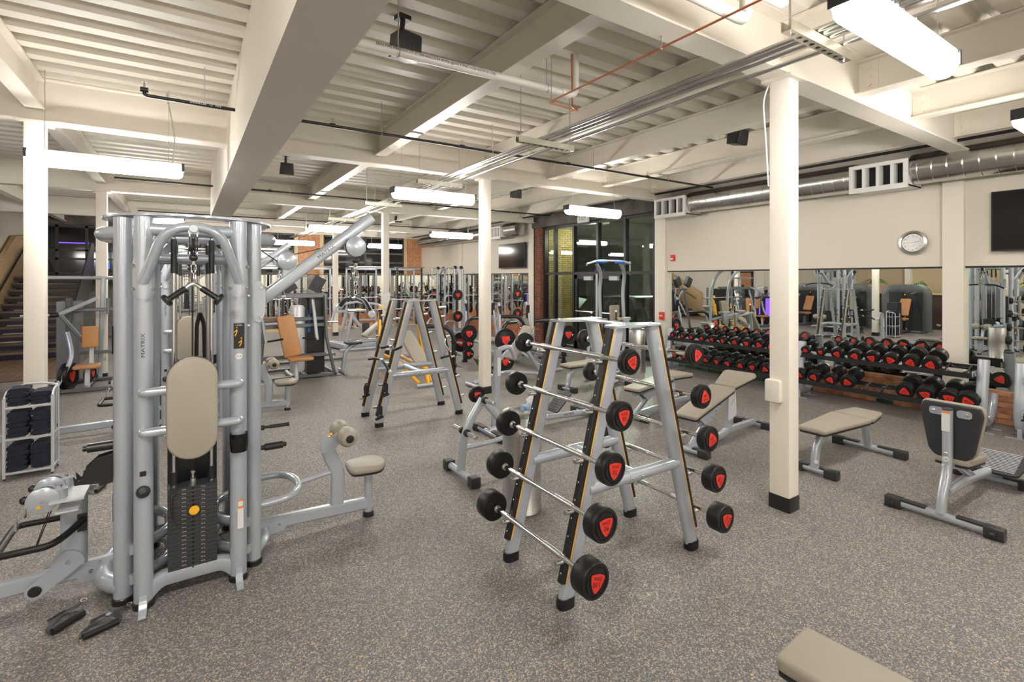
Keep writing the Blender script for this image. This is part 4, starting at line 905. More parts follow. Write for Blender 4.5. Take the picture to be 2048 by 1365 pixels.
# round steel bin with wipes
def bin_(x, y, r_, h, lab):
    t = thing('litter_bin', lab, 'bin', (x, y, 0), 0, 'brushed steel bins')
    MB().lathe((0, 0, 0), Z_, [(r_*1.02, 0), (r_*1.02, .012), (r_, .016), (r_, h*.56), (r_*.99, h*.562), (r_*.99, h*.57), (r_, h*.572), (r_, h-.035), (r_*.985, h-.03)], 40).build('body', 'steel', t)
    MB().lathe((0, 0, h-.032), Z_, [(r_*1.015, 0), (r_*1.015, .022), (r_*.95, .03), (.002, .032)], 40).build('lid', 'steel', t)
    MB().bx(-r_*.8, -.01, -.006, .006, h, h+.03).bx(-.006, .006, -r_*.8, .01, h, h+.022).build('lid_flap', 'steel', t, smooth=False)
    return t
bin_(2.26, 3.30, .155, .79, 'tall round stainless steel bin behind the barbell rack')
bin_(7.5, 6.9, .16, .86, 'round stainless steel bin by the window wall beyond the racks')
t = thing('wipes_box', 'pale blue tissue box with a white tissue on top of the steel bin', 'tissue box', (2.32, 3.27, .79), .3)
MB().box((0, 0, .02), (.13, .10, .04)).build('carton', 'paleblue', t, smooth=False)
b = MB(); b.loft([[Vector((.05*s_*math.cos(a)+dx, .02*s_*math.sin(a)+dy, z)) for a in [i*PI/4 for i in range(8)]] for s_, dx, dy, z in ((.4, 0, 0, .038), (.9, .005, .0, .06), (1.1, .015, .01, .085), (.5, .03, .01, .105))]).build('tissue', 'tissue', t)
# towel stand
t = thing('towel_stand', 'small grey metal towel stand with three shelves at the left edge', 'stand', (-1.225, 6.45, 0), world=True)
for x in (-1.39, -1.06):
    for y in (6.34, 6.57):
        MB().bar([(x, y, .015), (x, y, .74 if y < 6.4 else .80)], .022, .022).build('post', 'zinc' if 0 else 'white_grey', t)
        MB().cyl((x, y, 0), (x, y, .016), .009, 8).build('foot', 'plastic', t)
    MB().sweep([(x, 6.34, .74), (x, 6.40, .79), (x, 6.57, .80)], rect(.014, .02, .003, 1), .04).build('side_top', 'white_grey', t)
    for dy in (6.42, 6.49): MB().bar([(x, dy, .08), (x, dy, .79)], .010, .010).build('side_bar', 'white_grey', t)
    for z in (.06, .37): MB().bar([(x, 6.34, z), (x, 6.57, z)], .012, .012).build('side_rail', 'white_grey', t)
for y, z in ((6.57, .80), (6.34, .74)):
    if y > 6.4: MB().sweep([(-1.39, y, z-.01), (-1.30, y, z+.03), (-1.15, y, z+.03), (-1.06, y, z)], rect(.014, .02, .003, 1), .08).build('top_arch', 'white_grey', t)
SH = (.055, .365, .655)
for z in SH:
    f_ = MB().bar([(-1.39, 6.34, z), (-1.06, 6.34, z)], .014, .02).bar([(-1.39, 6.57, z), (-1.06, 6.57, z)], .014, .02).build('shelf_frame', 'white_grey', t); f_['kind'] = 'stuff'
    b = MB()
    for i in range(9): b.bar([(-1.37+i*.036, 6.34, z+.006), (-1.37+i*.036, 6.57, z+.006)], .005, .005)
    b.build('shelf_wires', 'white_grey', t)['kind'] = 'stuff'
towel0 = None
shn = ['bottom shelf', 'middle shelf', 'top shelf']
for si, z in enumerate(SH):
    for k_, (xc, n_) in enumerate(((-1.305, (5, 5, 4)[si]), (-1.145, (5, 5, 3)[si]))):
        zz = z+.012
        for i in range(n_):
            th = .040 if si == 2 else .047
            o_ = MB(); rings = []
            for j in range(9):
                yy = -.105+.21*j/8; wv = .0025*math.sin(j*1.7+i*2+si)
                pr = [(.068*math.cos(a)*(1 if abs(math.cos(a)) < .9 else 1), th*.5*math.sin(a)*(1.0 if math.sin(a) > 0 else .98)) for a in [q*PI/8 for q in range(16)]]
                pr = [(math.copysign(min(abs(a)*1.15, .072), a), math.copysign(min(abs(h_)*1.25, th*.5), h_)) for a, h_ in pr]
                rings.append([Vector((a+wv, yy+(.01 if a > 0 else 0), h_+th*.5+(wv if h_ > 0 else 0))) for a, h_ in pr])
            o = o_.loft(rings).build('folded_towel', 'towel')
            o.location = (xc+random.uniform(-.006, .006), 6.455+random.uniform(-.012, .012), zz); o.rotation_euler = (0, 0, random.uniform(-.08, .08))
            pos = W_ORD[n_-1-i] if n_-1-i else 'topmost'
            tag(o, 'folded navy towel, %s of the %s stack on the %s' % (pos+(' from the top' if n_-1-i else ''), ['left', 'right'][k_], shn[si]), 'towel', 'folded navy towels')
            zz += th*.985
# ================================================================== WALL ITEMS
def tv(y0, y1, z0, z1, lab):
    t = thing('television', lab, 'television', (8.58, (y0+y1)/2, z0), world=True)
    MB().bx(8.50, 8.55, y0, y1, z0, z1).build('casing', 'plastic', t, smooth=False)
    MB().bx(8.498, 8.50, y0+.012, y1-.012, z0+.02, z1-.012).build('screen', 'tv', t, smooth=False)
    MB().bx(8.55, 8.60, y0+.3, y1-.3, z0+.2, z1-.2).build('wall_mount', 'char', t, smooth=False)
tv(.72, 1.93, 2.19, 2.94, 'large flat black television high on the wall at the right edge')
tv(12.25, 13.75, 2.17, 2.94, 'flat black television on the far drywall left of the window wall')
t = thing('wall_clock', 'round brushed steel wall clock with roman-free white dial above the mirror', 'clock', (8.6, 2.76, 2.35), world=True)
t['label'] = 'round brushed steel wall clock with white dial above the long mirror'
MB().lathe((8.60, 2.76, 2.35), -X_, [(.17, 0), (.175, .02), (.165, .04), (.135, .05), (.125, .035)], 40).build('rim', 'steel', t)
MB().lathe((8.57, 2.76, 2.35), -X_, [(.128, 0), (.128, .004), (.001, .005)], 32).build('dial', 'white', t)
for i in range(12):
    a = PI/2-(i+1)*PI/6; text(str(i+1), .028, (8.563, 2.76-.100*math.cos(a), 2.35+.100*math.sin(a)), -Y_, Z_, 'ink', t, name='numeral')
for a, L_, w_ in ((PI*.99, .06, .006), (PI*.09, .09, .004)):
    MB().bar([(8.560, 2.76, 2.35), (8.560, 2.76-L_*math.cos(a), 2.35+L_*math.sin(a))], w_, .002).build('hand', 'ink', t)
t = thing('fire_alarm', 'small red fire alarm strobe on the drywall above the first mirror', 'alarm', (8.6, 6.9, 2.28), world=True)
MB().slab(rpoly([(-.05, -.065), (.05, -.065), (.05, .065), (-.05, .065)], .012), (8.60, 6.9, 2.28), -Y_, Z_, 0, .04, .006).build('housing', 'red', t); MB().bx(8.54, 8.56, 6.9-.02, 6.9+.03, 2.235, 2.275).build('strobe', 'white', t, smooth=False)
t = thing('fire_pull', 'red fire alarm pull station on the pilaster by the dumbbell rack', 'alarm', (8.52, 7.1, 1.15), world=True)
MB().slab(rpoly([(-.06, -.08), (.06, -.08), (.06, .08), (-.06, .08)], .01), (8.52, 7.12, 1.05), -Y_, Z_, 0, .05, .005).build('housing', 'red', t); MB().bx(8.46, 8.47, 7.08, 7.16, 1.04, 1.06).build('lever', 'white', t, smooth=False)
t = thing('exit_sign', 'small lit green exit sign above the storefront doors', 'sign', (8.45, 9.6, 3.33), world=True)
MB().bx(8.40, 8.45, 9.35, 9.75, 3.27, 3.45).build('casing', 'white', t, smooth=False)
text('EXIT', .14, (8.398, 9.55, 3.36), -Y_, Z_, 'leaf', t)
# ducts
def duct(y0, y1, lab):
    t = thing('round_duct', lab, 'duct', (8.30, (y0+y1)/2, 3.32), world=True, group='spiral ducts along the right wall')
    MB().cyl((8.30, y0, 3.33), (8.30, y1, 3.33), .205, 32).build('shell', 'galv', t)
    y = y0+.1
    b = MB()
    while y < y1:
        b.lathe((8.30, y, 3.33), Y_, [(.205, -.008), (.2085, 0), (.205, .008)], 28); y += .155
    b.build('spiral_seam', 'galv', t)['kind'] = 'stuff'
    for yy in (y0+(y1-y0)*.3, y0+(y1-y0)*.75): MB().cyl((8.30, yy, 3.53), (8.30, yy, ZD), .004, 6).build('hanger_rod', 'steel', t)
duct(-5.9, 2.66, 'galvanised spiral duct along the right wall, nearest section'); duct(3.34, 6.2, 'galvanised spiral duct along the right wall between the two near grilles'); duct(13.7, 19.5, 'galvanised spiral duct along the far right wall'); duct(12.2, 12.95, 'short galvanised duct stub beside the window wall')
for y0, y1, lab in ((2.66, 3.34, 'white slatted air grille box nearest the camera on the duct'), (6.2, 6.93, 'white slatted air grille box at the duct end by the windows'), (12.95, 13.7, 'white slatted air grille box above the far television')):
    t = thing('air_grille', lab, 'vent', (8.25, (y0+y1)/2, 3.08), world=True, group='white air grilles on the ducts')
    MB().bx(8.08, 8.56, y0, y1, 3.10, 3.12).bx(8.08, 8.56, y0, y1, 3.43, 3.45).bx(8.08, 8.56, y0, y0+.02, 3.1, 3.45).bx(8.08, 8.56, y1-.02, y1, 3.1, 3.45).build('box', 'white', t, smooth=False)
    MB().bx(8.045, 8.08, y0-.01, y1+.01, 3.07, 3.14).bx(8.045, 8.08, y0-.01, y1+.01, 3.41, 3.46).bx(8.045, 8.08, y0-.01, y0+.04, 3.14, 3.41).bx(8.045, 8.08, y1-.04, y1+.01, 3.14, 3.41).build('face_frame', 'white', t, smooth=False)
    MB().bx(8.22, 8.24, y0+.02, y1-.02, 3.12, 3.43).build('damper', 'char', t, smooth=False)
    for i in range(1, 4): yy = y0+(y1-y0)*i/4; MB().bx(8.06, 8.2, yy-.02, yy+.02, 3.13, 3.42).build('fin', 'white', t, smooth=False)
# pipes
def pipe(pts, r_, m_, lab, name='pipe', fil=.08, hang=(), cat='pipe', n=10):
    t = thing(name, lab, cat, pts[0], world=True)
    MB().tube(pts, r_, fil, n).build('run', m_, t)
    for p in hang:
        MB().cyl((p[0], p[1], p[2]+r_), (p[0], p[1], ZD+.01), .005, 6).build('hanger_rod', 'steel', t); MB().tube([(p[0], p[1]+(r_+.003)*math.cos(a), p[2]+(r_+.003)*math.sin(a)) if abs(pts[1][0]-pts[0][0]) > .5 else (p[0]+(r_+.003)*math.cos(a), p[1], p[2]+(r_+.003)*math.sin(a)) for a in [i*PI/6 for i in range(12)]], .004, 0, 5, closed=True).build('clamp', 'steel', t)
    return t
def heads(t, pts):
    for p in pts:
        b = MB().cyl(p, (p[0], p[1], p[2]+.05), .009, 8).cyl((p[0], p[1], p[2]+.05), (p[0], p[1], p[2]+.055), .018, 10); b.build('sprinkler', 'zinc', t)
        MB().cyl((p[0]-.03, p[1], p[2]-.02), (p[0]+.03, p[1], p[2]-.02), .024, 10).build('tee', 'pipe', t)
p_ = pipe([(-.32, 5.66, 3.60), (-.32, 5.66, 3.53), (.42, 5.66, 3.53)], .017, 'pipe', 'short black sprinkler pipe left of the deep girder, with brass head', 'sprinkler_pipe', .03, [(.15, 5.66, 3.53)]); heads(p_, [(-.32, 5.66, 3.6)])
text('SPRINKLER   12   PIPE', .028, (.16, 5.642, 3.533), X_, Z_, 'white', p_)
p_ = pipe([(.75, 5.66, 3.53), (8.15, 5.66, 3.53)], .017, 'pipe', 'long black sprinkler pipe crossing the second bay to the right wall', 'sprinkler_pipe', .03, [(x, 5.66, 3.53) for x in (1.9, 3.4, 5.2, 6.9)]); heads(p_, [(1.35, 5.66, 3.555), (2.95, 5.66, 3.555), (4.7, 5.66, 3.555), (6.4, 5.66, 3.555)])
p_ = pipe([(-1.0, 10.55, 3.53), (8.15, 10.55, 3.53)], .017, 'pipe', 'black sprinkler pipe crossing the third bay', 'sprinkler_pipe', .03, [(x, 10.55, 3.53) for x in (1.7, 3.4, 5.2, 6.9)]); heads(p_, [(1.35, 10.55, 3.555), (4.7, 10.55, 3.555)])
p_ = pipe([(-1.0, 15.4, 3.53), (8.15, 15.4, 3.53)], .017, 'pipe', 'black sprinkler pipe crossing the farthest bay', 'sprinkler_pipe', .03, [(x, 15.4, 3.53) for x in (1.7, 3.4, 5.2)])
p_ = pipe([(8.08, -5.9, 3.58), (8.08, 20, 3.58)], .022, 'pipe', 'black main pipe running above the duct along the right wall', 'main_pipe', .03, [(8.08, y, 3.58) for y in (2.4, 4.3, 7.2, 9.4)])
PV = pipe([(.76, 3.50, 3.50), (2.99, 3.50, 3.53), (2.99, 3.50, 3.95)], .034, 'pvc', 'white plastic pipe crossing the near bay and turning up at its end', 'plastic_pipe', .07, [(1.3, 3.5, 3.507), (2.66, 3.5, 3.525)], n=16)
text('ERN PIPE PRODUCTS 2" (50 mm) SCH 40 PSI @ 73°F PVC 1120 ASTM D-1785', .030, (1.62, 3.4655, 3.515), X_, Vector((0, 0, 1)), 'char', PV)
MB().cyl((2.82, 3.50, 3.527), (2.93, 3.50, 3.53), .039, 16, .003).build('coupling', 'pvc', PV)
pipe([(1.5, 1.75, 3.42), (2.72, 1.75, 3.42), (2.85, 1.75, 3.42), (2.85, 1.75, 3.56)], .036, 'pvc', 'white plastic elbow pipe at the top edge beside the near beam', 'plastic_pipe', .07, n=16)
pipe([(2.4, 1.62, 3.52), (3.05, 1.62, 3.52), (3.05, 1.62, 3.7)], .036, 'pvc', 'second white plastic elbow pipe at the top edge', 'plastic_pipe', .07, n=16)
pipe([(2.62, .9, 3.37), (2.62, 3.42, 3.37), (2.98, 3.44, 3.37), (2.955, 3.50, 3.42), (2.945, 3.5, 3.93)], .0075, 'copper', 'thin copper pipe bent beside the white plastic pipe', 'copper_pipe', .02, [(2.62, 3.38, 3.37), (2.62, 2.2, 3.37)], n=8)
# conduits with trapeze hangers
for i, (x, r_) in enumerate(((3.08, .016), (3.145, .022), (3.22, .016), (3.39, .016))):
    pipe([(x, -5.5, 3.285+r_), (x, 19, 3.285+r_)], r_, 'galv', ['thin galvanised conduit, leftmost of the four overhead', 'thicker galvanised conduit, second of the four overhead', 'thin galvanised conduit, third of the four overhead', 'single galvanised conduit set apart at the right of the overhead run'][i], 'conduit', .03)
for y, lb in ((1.47, 'nearest the camera'), (4.14, 'second from the camera'), (6.73, 'third from the camera'), (9.24, 'fourth from the camera'), (12.1, 'fifth from the camera'), (14.8, 'sixth from the camera')):
    t = thing('strut_hanger', 'zinc strut trapeze hanger under the conduits, '+lb, 'hanger', (3.14, y, 3.25), world=True, group='strut hangers')
    b = MB().bx(2.78, 3.50, y-.028, y-.024, 3.225, 3.282).bx(2.78, 3.50, y+.024, y+.028, 3.225, 3.282).bx(2.78, 3.50, y-.028, y+.028, 3.222, 3.226)
    b.build('strut', 'zinc', t, smooth=False)['kind'] = 'stuff'
    for x in (2.82, 3.46): MB().cyl((x, y, 3.21), (x, y, ZD+.01), .006, 6).build('rod', 'steel', t)
    b = MB()
    for k_ in range(9): b.cyl((2.85+k_*.072, y, 3.2215), (2.85+k_*.072, y, 3.2205), .015, 10)
    b.build('slots', 'gloss', t)['kind'] = 'stuff'
# speakers
for x, y, a, lb in ((1.42, 3.72, .2, 'black ceiling speaker behind the white pipe'), (1.38, 8.91, 0, 'black ceiling speaker right of the deep girder'), (5.89, 3.75, 0, 'black ceiling speaker in the bay by the right wall'), (5.87, 8.83, 0, 'small black ceiling speaker beyond the middle column'), (5.4, 14.6, 0, 'far black ceiling speaker near the back')):
    t = thing('ceiling_speaker', lb, 'speaker', (x, y, 3.68), a, 'black ceiling speakers')
    MB().loft([[(-.11, -.06, -.13), (.11, -.06, -.13), (.09, -.10, .06), (-.09, -.10, .06)], [(-.08, .08, -.10), (.08, .08, -.10), (.07, .07, .08), (-.07, .07, .08)]]).build('cabinet', 'plastic', t, smooth=False)
    MB().slab(rpoly([(-.112, -.092), (.112, -.092), (.095, .10), (-.095, .10)], .02), (0, -.085, -.04), X_, Vector((0, -.2, 1)), 0, .02, .006).build('grille', 'ink', t)
    MB().tube([(0, .02, .05), (0, .02, .10), (0, .0, .20)], .02, .03, 8).build('bracket', 'plastic', t); MB().bx(-.05, .05, -.04, .05, .19, .225).build('mount', 'plastic', t, smooth=False)
t = thing('flexible_cable', 'grey flexible cable hanging down to the left pendant light', 'cable', (-.1, 6.6, 3.1), world=True)
MB().tube([(-.18, 6.62, 3.88), (-.15, 6.62, 3.7), (-.10, 6.61, 3.4), (-.12, 6.60, 3.11)], .008, .1, 8).build('run', 'steel', t)
# ================================================================== BACKGROUND MACHINES
def seg(t, name, pts, w_=.05, h_=.07, m_='dgrey', r=0, up=None):
    return MB().bar(pts, w_, h_, r, up).build(name, m_, t)
def opad(t, name, o, w_, L_, u, v, th=.06, m_='orange'):
    return MB().slab(rpoly([(-w_/2, -L_/2), (w_/2, -L_/2), (w_/2, L_/2), (-w_/2, L_/2)], .03), o, u, v, 0, th, .02).build(name, m_, t)
# --- selectorised press with caramel pad
t = thing('press_machine', 'dark grey weight-stack press machine with tall caramel back pad, behind the cable tower', 'gym machine', (1.75, 10.2, 0))
for y in (-.45, .45):
    seg(t, 'base_rail', [(-.75, y, .04), (.65, y, .04)], .07, .05)
    seg(t, 'rear_leg', [(.62, y, .03), (.46, y, .75), (.44, y, 1.53)], .07, .05)
    MB().bx(.54, .74, y-.05, y+.05, 0, .015).build('foot', 'dgrey', t, smooth=False)
for x in (-.72, .1, .6): seg(t, 'cross_rail', [(x, -.45, .06), (x, .45, .06)], .06, .05)
for z in (.42, .98, 1.10, 1.52): seg(t, 'cross_beam', [(-.70, -.40, z), (.46, -.40, z)], .05, .07)
seg(t, 'top_beam', [(-.62, .0, 1.52), (.48, .0, 1.52)], .06, .09); seg(t, 'front_post', [(-.62, 0, .05), (-.55, 0, .9), (-.62, 0, 1.5)], .06, .08)
MB().bx(.14, .46, -.30, .28, .06, 1.50).build('stack_shroud', 'plastic', t, smooth=False)
MB().lathe((-.02, -.28, .13), Z_, [(.12, 0), (.13, .03), (.13, 1.18), (.10, 1.22)], 20).build('silver_shroud', 'white_grey', t)
text('HAMMER\nSTRENGTH', (.055, .05), (-.02, -.412, .42), X_, Z_, 'char', t)
b_ = sticker((.18, -.302, 1.05), X_, Z_, .05, .42, 'blue', t, 'placard')
opad(t, 'back_pad', (-.22, -.62, .82), .29, .74, Vector((1, 0, .16)), Vector((-.16, .12, 1)))
opad(t, 'seat_pad', (-.06, -.80, .40), .40, .30, X_, Y_)
seg(t, 'seat_post', [(-.12, -.78, .05), (-.12, -.74, .40)], .06, .07, 'white_grey'); seg(t, 'seat_rail', [(-.12, -.85, .04), (-.12, .3, .04)], .06, .05)
for s_, x in ((-1, -.62), (1, .22)):
    seg(t, 'press_arm', [(x, -.38, 1.50), (x+.02*s_, -.48, 1.20), (x+.04, -.62, .72)], .05, .05, 'grey', .05)
    MB().cyl((x+.04, -.62, .74), (x+.04-s_*.26, -.70, .78), .018, 12, .003).build('grip', 'black', t)
    MB().cyl((x-.12, -.38, 1.50), (x+.12, -.38, 1.50), .035, 12).build('pivot', 'char', t)
    MB().bx(x-.05, x+.05, -.42, -.30, 1.18, 1.48).build('counterweight', 'plastic', t, smooth=False)
# --- rear machine top seen above (chest-supported row)
t = thing('row_machine', 'dark grey row machine with angled black pads rising behind the press machine', 'gym machine', (2.3, 11.9, 0))
for y in (-.4, .4): seg(t, 'base_rail', [(-.8, y, .04), (.7, y, .04)], .06, .05)
for y in (-.4, .4): seg(t, 'post', [(-.3, y, .04), (-.1, y*.7, 1.5)], .07, .07)
seg(t, 'cross_beam', [(-.1, -.4, 1.45), (-.1, .4, 1.45)], .07, .07)
for x, lean in ((-.45, -.5), (.15, .5)): MB().box((x, -.2, 1.72), (.26, .12, .34), R=Matrix.Rotation(lean, 3, 'Y')).build('arm_pad', 'char', t, smooth=False); seg(t, 'lever', [(x, -.15, 1.62), (x*.3, 0, 1.1), (x*.5, -.3, .5)], .05, .05, 'grey', .1)
# --- plate-loaded machine at the left, caramel seat
t = thing('plate_machine', 'plate-loaded dark grey row machine with caramel pads, left of the cable tower', 'gym machine', (-1.35, 11.0, 0))
opad(t, 'back_pad', (.0, -.05, .86), .22, .36, Vector((1, 0, 0)), Z_); opad(t, 'seat_pad', (-.02, -.25, .36), .34, .30, X_, Y_, .06)
seg(t, 'seat_post', [(-.02, -.25, .03), (-.02, -.23, .38)], .07, .06, 'white_grey'); seg(t, 'pad_post', [(0, .02, .35), (0, .04, .75)], .06, .06, 'white_grey')
seg(t, 'base_rail', [(-.60, -.45, .04), (.95, -.45, .04)], .06, .06); seg(t, 'base_rail', [(-.55, .55, .04), (.95, .55, .04)], .06, .06)
for x in (-.02, .5, .85): seg(t, 'cross_rail', [(x, -.45, .05), (x, .55, .05)], .06, .05)
for x in (-.35, .45): seg(t, 'rear_post', [(x, .5, .04), (x+.02, .3, 1.5)], .09, .07); 
seg(t, 'top_beam', [(-.4, .3, 1.3), (.95, .3, 1.3)], .05, .06); seg(t, 'mid_beam', [(-.2, .35, .55), (.95, .35, .55)], .05, .06)
MB().bx(-.50, -.20, .35, .75, .05, 1.45).build('stack_shroud', 'dgrey', t, smooth=False)
seg(t, 'lever_arm', [(.05, .2, 1.50), (-.40, -.1, 1.25)], .05, .06, 'grey'); seg(t, 'lever_arm', [(-.38, -.1, 1.25), (-.05, .0, .70)], .05, .06)
MB().cyl((-.85, -.12, 1.25), (-.48, -.12, 1.25), .022, 12, .003).build('grip_tube', 'chrome', t); MB().cyl((-.50, -.12, 1.25), (-.40, -.12, 1.25), .04, 12, .004).build('collar', 'plastic', t)
seg(t, 'curved_leg', [(-.30, -.05, .95), (-.20, -.2, .55), (-.42, -.40, .02)], .06, .06, 'grey', .2)
MB().tube([(-.75, .6, 1.86), (.9, .6, 1.86)], .03, 0, 12).build('top_bar', 'grey', t); seg(t, 'tall_post', [(.05, .6, .05), (.1, .6, 1.85)], .07, .07, 'grey')
for dx in (.5, .95): seg(t, 'upright_tab', [(dx-.3, .25, 1.22), (dx-.3, .25, 1.5)], .05, .06)
for c, rd in (((-.30, -.15, .24), .225), ((-.24, -.15, .24), .225), ((-.04, .05, .22), .14), ((.0, .05, .22), .14)):
    plate_parts(t, c, (1, -.25, 0), rd, .045, 'loaded_plate')
# --- iso-lateral machine in the middle distance
t = thing('iso_machine', 'silver plate-loaded machine on a raised platform frame in the middle distance', 'gym machine', (3.9, 13.4, 0))
MB().slab(rpoly([(-.55, -.45), (.75, -.45), (.75, .5), (-.75, .5)], .04), (0, 0, .03), X_, Y_, 0, .13, .01).build('platform', 'grey', t)
for y in (-.3, .35): seg(t, 'post', [(-.45, y, .15), (-.25, y, 1.05)], .07, .07, 'grey')
seg(t, 'diagonal', [(-.3, 0, 1.0), (.25, -.1, .2)], .06, .08, 'grey'); seg(t, 'seat_post', [(.05, -.2, .15), (.05, -.2, .6)], .08, .07, 'grey')
opad(t, 'knee_pad', (.06, -.30, .55), .18, .28, X_, Z_, .08, 'char'); seg(t, 'mast', [(-.05, 0, .55), (-.05, 0, 1.3)], .06, .06, 'plastic'); MB().bx(-.1, .02, -.06, .0, 1.0, 1.05).build('amber_cap', 'stripe', t, smooth=False)
for s_ in (-1, 1):
    seg(t, 'lever_arm', [(-.1, 0, 1.22), (s_*.55-.1, -.2, 1.15), (s_*.80, -.3, .75)], .06, .06, 'grey', .08)
    MB().cyl((s_*.80-.12, -.3, .74), (s_*.80+.14, -.38, .74), .025, 12, .003).build('plate_horn', 'chrome', t)
seg(t, 'cross_beam', [(-.7, 0, .98), (.65, 0, .98)], .05, .07, 'grey')
for s_ in (-1, 1): MB().tube([(-.7, s_*.7, .05), (.7, s_*.7, .05)], .03, 0, 10).build('foot_bar', 'grey', t)
# --- squat racks along the back wall
def squat(x, y, w_, lab, pl=2):
    t = thing('squat_rack', lab, 'rack', (x, y, .035), 0, 'squat racks along the back wall')
    for s_ in (-1, 1):
        for yy, hh in ((-.35, 2.22), (.45, 2.22)):
            up_ = seg(t, 'upright', [(s_*w_/2, yy, 0), (s_*w_/2, yy, hh)], .07, .07, 'grey' if yy > 0 else 'char')
            b = MB()
            for k in range(18): b.bx(s_*w_/2-.045, s_*w_/2+.045, yy-.012, yy+.012, .5+k*.09, .53+k*.09)
            b.build('notches', 'plastic' if yy > 0 else 'white_grey', up_, smooth=False)['kind'] = 'stuff'
        seg(t, 'side_foot', [(s_*w_/2, -.6, .04), (s_*w_/2, .6, .04)], .07, .07, 'grey')
        seg(t, 'side_top', [(s_*w_/2, -.35, 2.2), (s_*w_/2, .45, 2.2)], .06, .06, 'grey')
        MB().bx(s_*w_/2-.04, s_*w_/2+.04, -.46, -.38, 1.0, 1.12).build('bar_hook', 'plastic', t, smooth=False)
        for k in range(3):
            z = .55+k*.42; MB().cyl((s_*w_/2, .45, z), (s_*(w_/2+.22), .45, z), .02, 8).build('plate_peg', 'chrome', t)
    MB().tube([(-w_/2-.12, -.35, 2.24), (w_/2+.12, -.35, 2.24)], .022, 0, 10).build('pull_up_bar', 'steel', t)
    seg(t, 'rear_beam', [(-w_/2, .45, 2.18), (w_/2, .45, 2.18)], .05, .09, 'grey'); seg(t, 'rear_beam', [(-w_/2, .45, .2), (w_/2, .45, .2)], .05, .07, 'grey')
    for s_ in (-1, 1):
        for k in range(3):
            rd = (.22, .19, .15)[k]
            tag(plate_obj((x+s_*(w_/2+.09), y+.45, .55+k*.42), (1, 0, 0), rd), 'black plate on the %s %s peg of the %s' % ({-1: 'left', 1: 'right'}[s_], ['lower', 'middle', 'upper'][k], lab.split(' squat')[0]+' squat rack'), 'weight plate', 'plates on the squat racks')
    bt = thing('olympic_bar', 'chrome bar racked on the '+lab.split(' squat')[0]+' squat rack', 'barbell', (x, y-.42, 1.14))
    MB().cyl((-w_/2-.35, 0, 0), (w_/2+.35, 0, 0), .014, 10).build('shaft', 'chrome', bt)
    for s_ in (-1, 1): MB().cyl((s_*(w_/2+.12), 0, 0), (s_*(w_/2+.5), 0, 0), .025, 12).build('sleeve', 'chrome', bt)
    return t
def plate_obj(c, ax, rd, th=.04):
    t = thing('weight_plate', '', 'weight plate', c, 0, world=True); plate_parts(t, c, ax, rd, th, 'disc'); return t
squat(2.2, 18.9, 1.15, 'leftmost squat rack of the four by the back wall'); squat(3.95, 18.9, 1.15, 'second squat rack from the left by the back wall')
squat(5.7, 18.9, 1.15, 'third squat rack from the left by the back wall'); squat(7.35, 18.9, 1.0, 'rightmost squat rack of the four by the back wall')
# --- smith machine near the right wall
def smith(x, y0, y1, lab):
    t = thing('smith_machine', lab, 'gym machine', (x, (y0+y1)/2, 0), world=True)
    for y in (y0, y1):
        for dx in (-.12, .18):
            up_ = MB().cyl((x+dx, y, .02), (x+dx, y, 2.2), .042, 14).build('upright', 'grey', t)
        b = MB()
        for k in range(16): b.bx(x-.17, x-.155, y-.03, y+.03, .35+k*.11, .375+k*.11)
        b.build('catch_pegs', 'plastic', t)['kind'] = 'stuff'
        MB().cyl((x-.35, y-.06, .1), (x-.35, y-.06, 2.2), .012, 10).build('guide_rod', 'chrome', t)
        seg(t, 'foot', [(x-.7, y, .04), (x+.3, y, .04)], .08, .07, 'grey')
        for dx in (-.1, .12): MB().cyl((x+dx, y-.05, 2.21), (x+dx, y+.05, 2.21), .055, 16, .006).build('pulley', 'plastic', t)
        seg(t, 'top_plate', [(x-.38, y, 2.2), (x+.2, y, 2.2)], .07, .05, 'grey')
    MB().tube([(x, y0, 2.0), (x, y0+.25, 2.2), (x, y1-.25, 2.2), (x, y1, 2.0)], .035, .2, 12).build('top_arch', 'grey', t)
    MB().cyl((x-.38, y0-.35, 1.05), (x-.38, y1+.35, 1.05), .016, 12).build('bar', 'chrome', t)
    for z in (.4, 1.25):
        for y in (y0, y1): MB().tube([(x-.12, y, z), (x-.4, y, z+.05), (x-.5, y, z-.15)], .025, .1, 10).build('horn', 'grey', t)
    return t
smith(7.6, 14.9, 16.25, 'silver smith machine standing against the mirrors left of the middle column')
for i, (y, z) in enumerate(((14.6, 1.3), (16.5, 1.3), (14.6, .6), (16.5, .6))):
    tag(plate_obj((7.45, y, z), (0, 1, 0), .18), 'black plate %s on the smith machine' % ['high near', 'high far', 'low near', 'low far'][i], 'weight plate', 'plates on the smith machine')
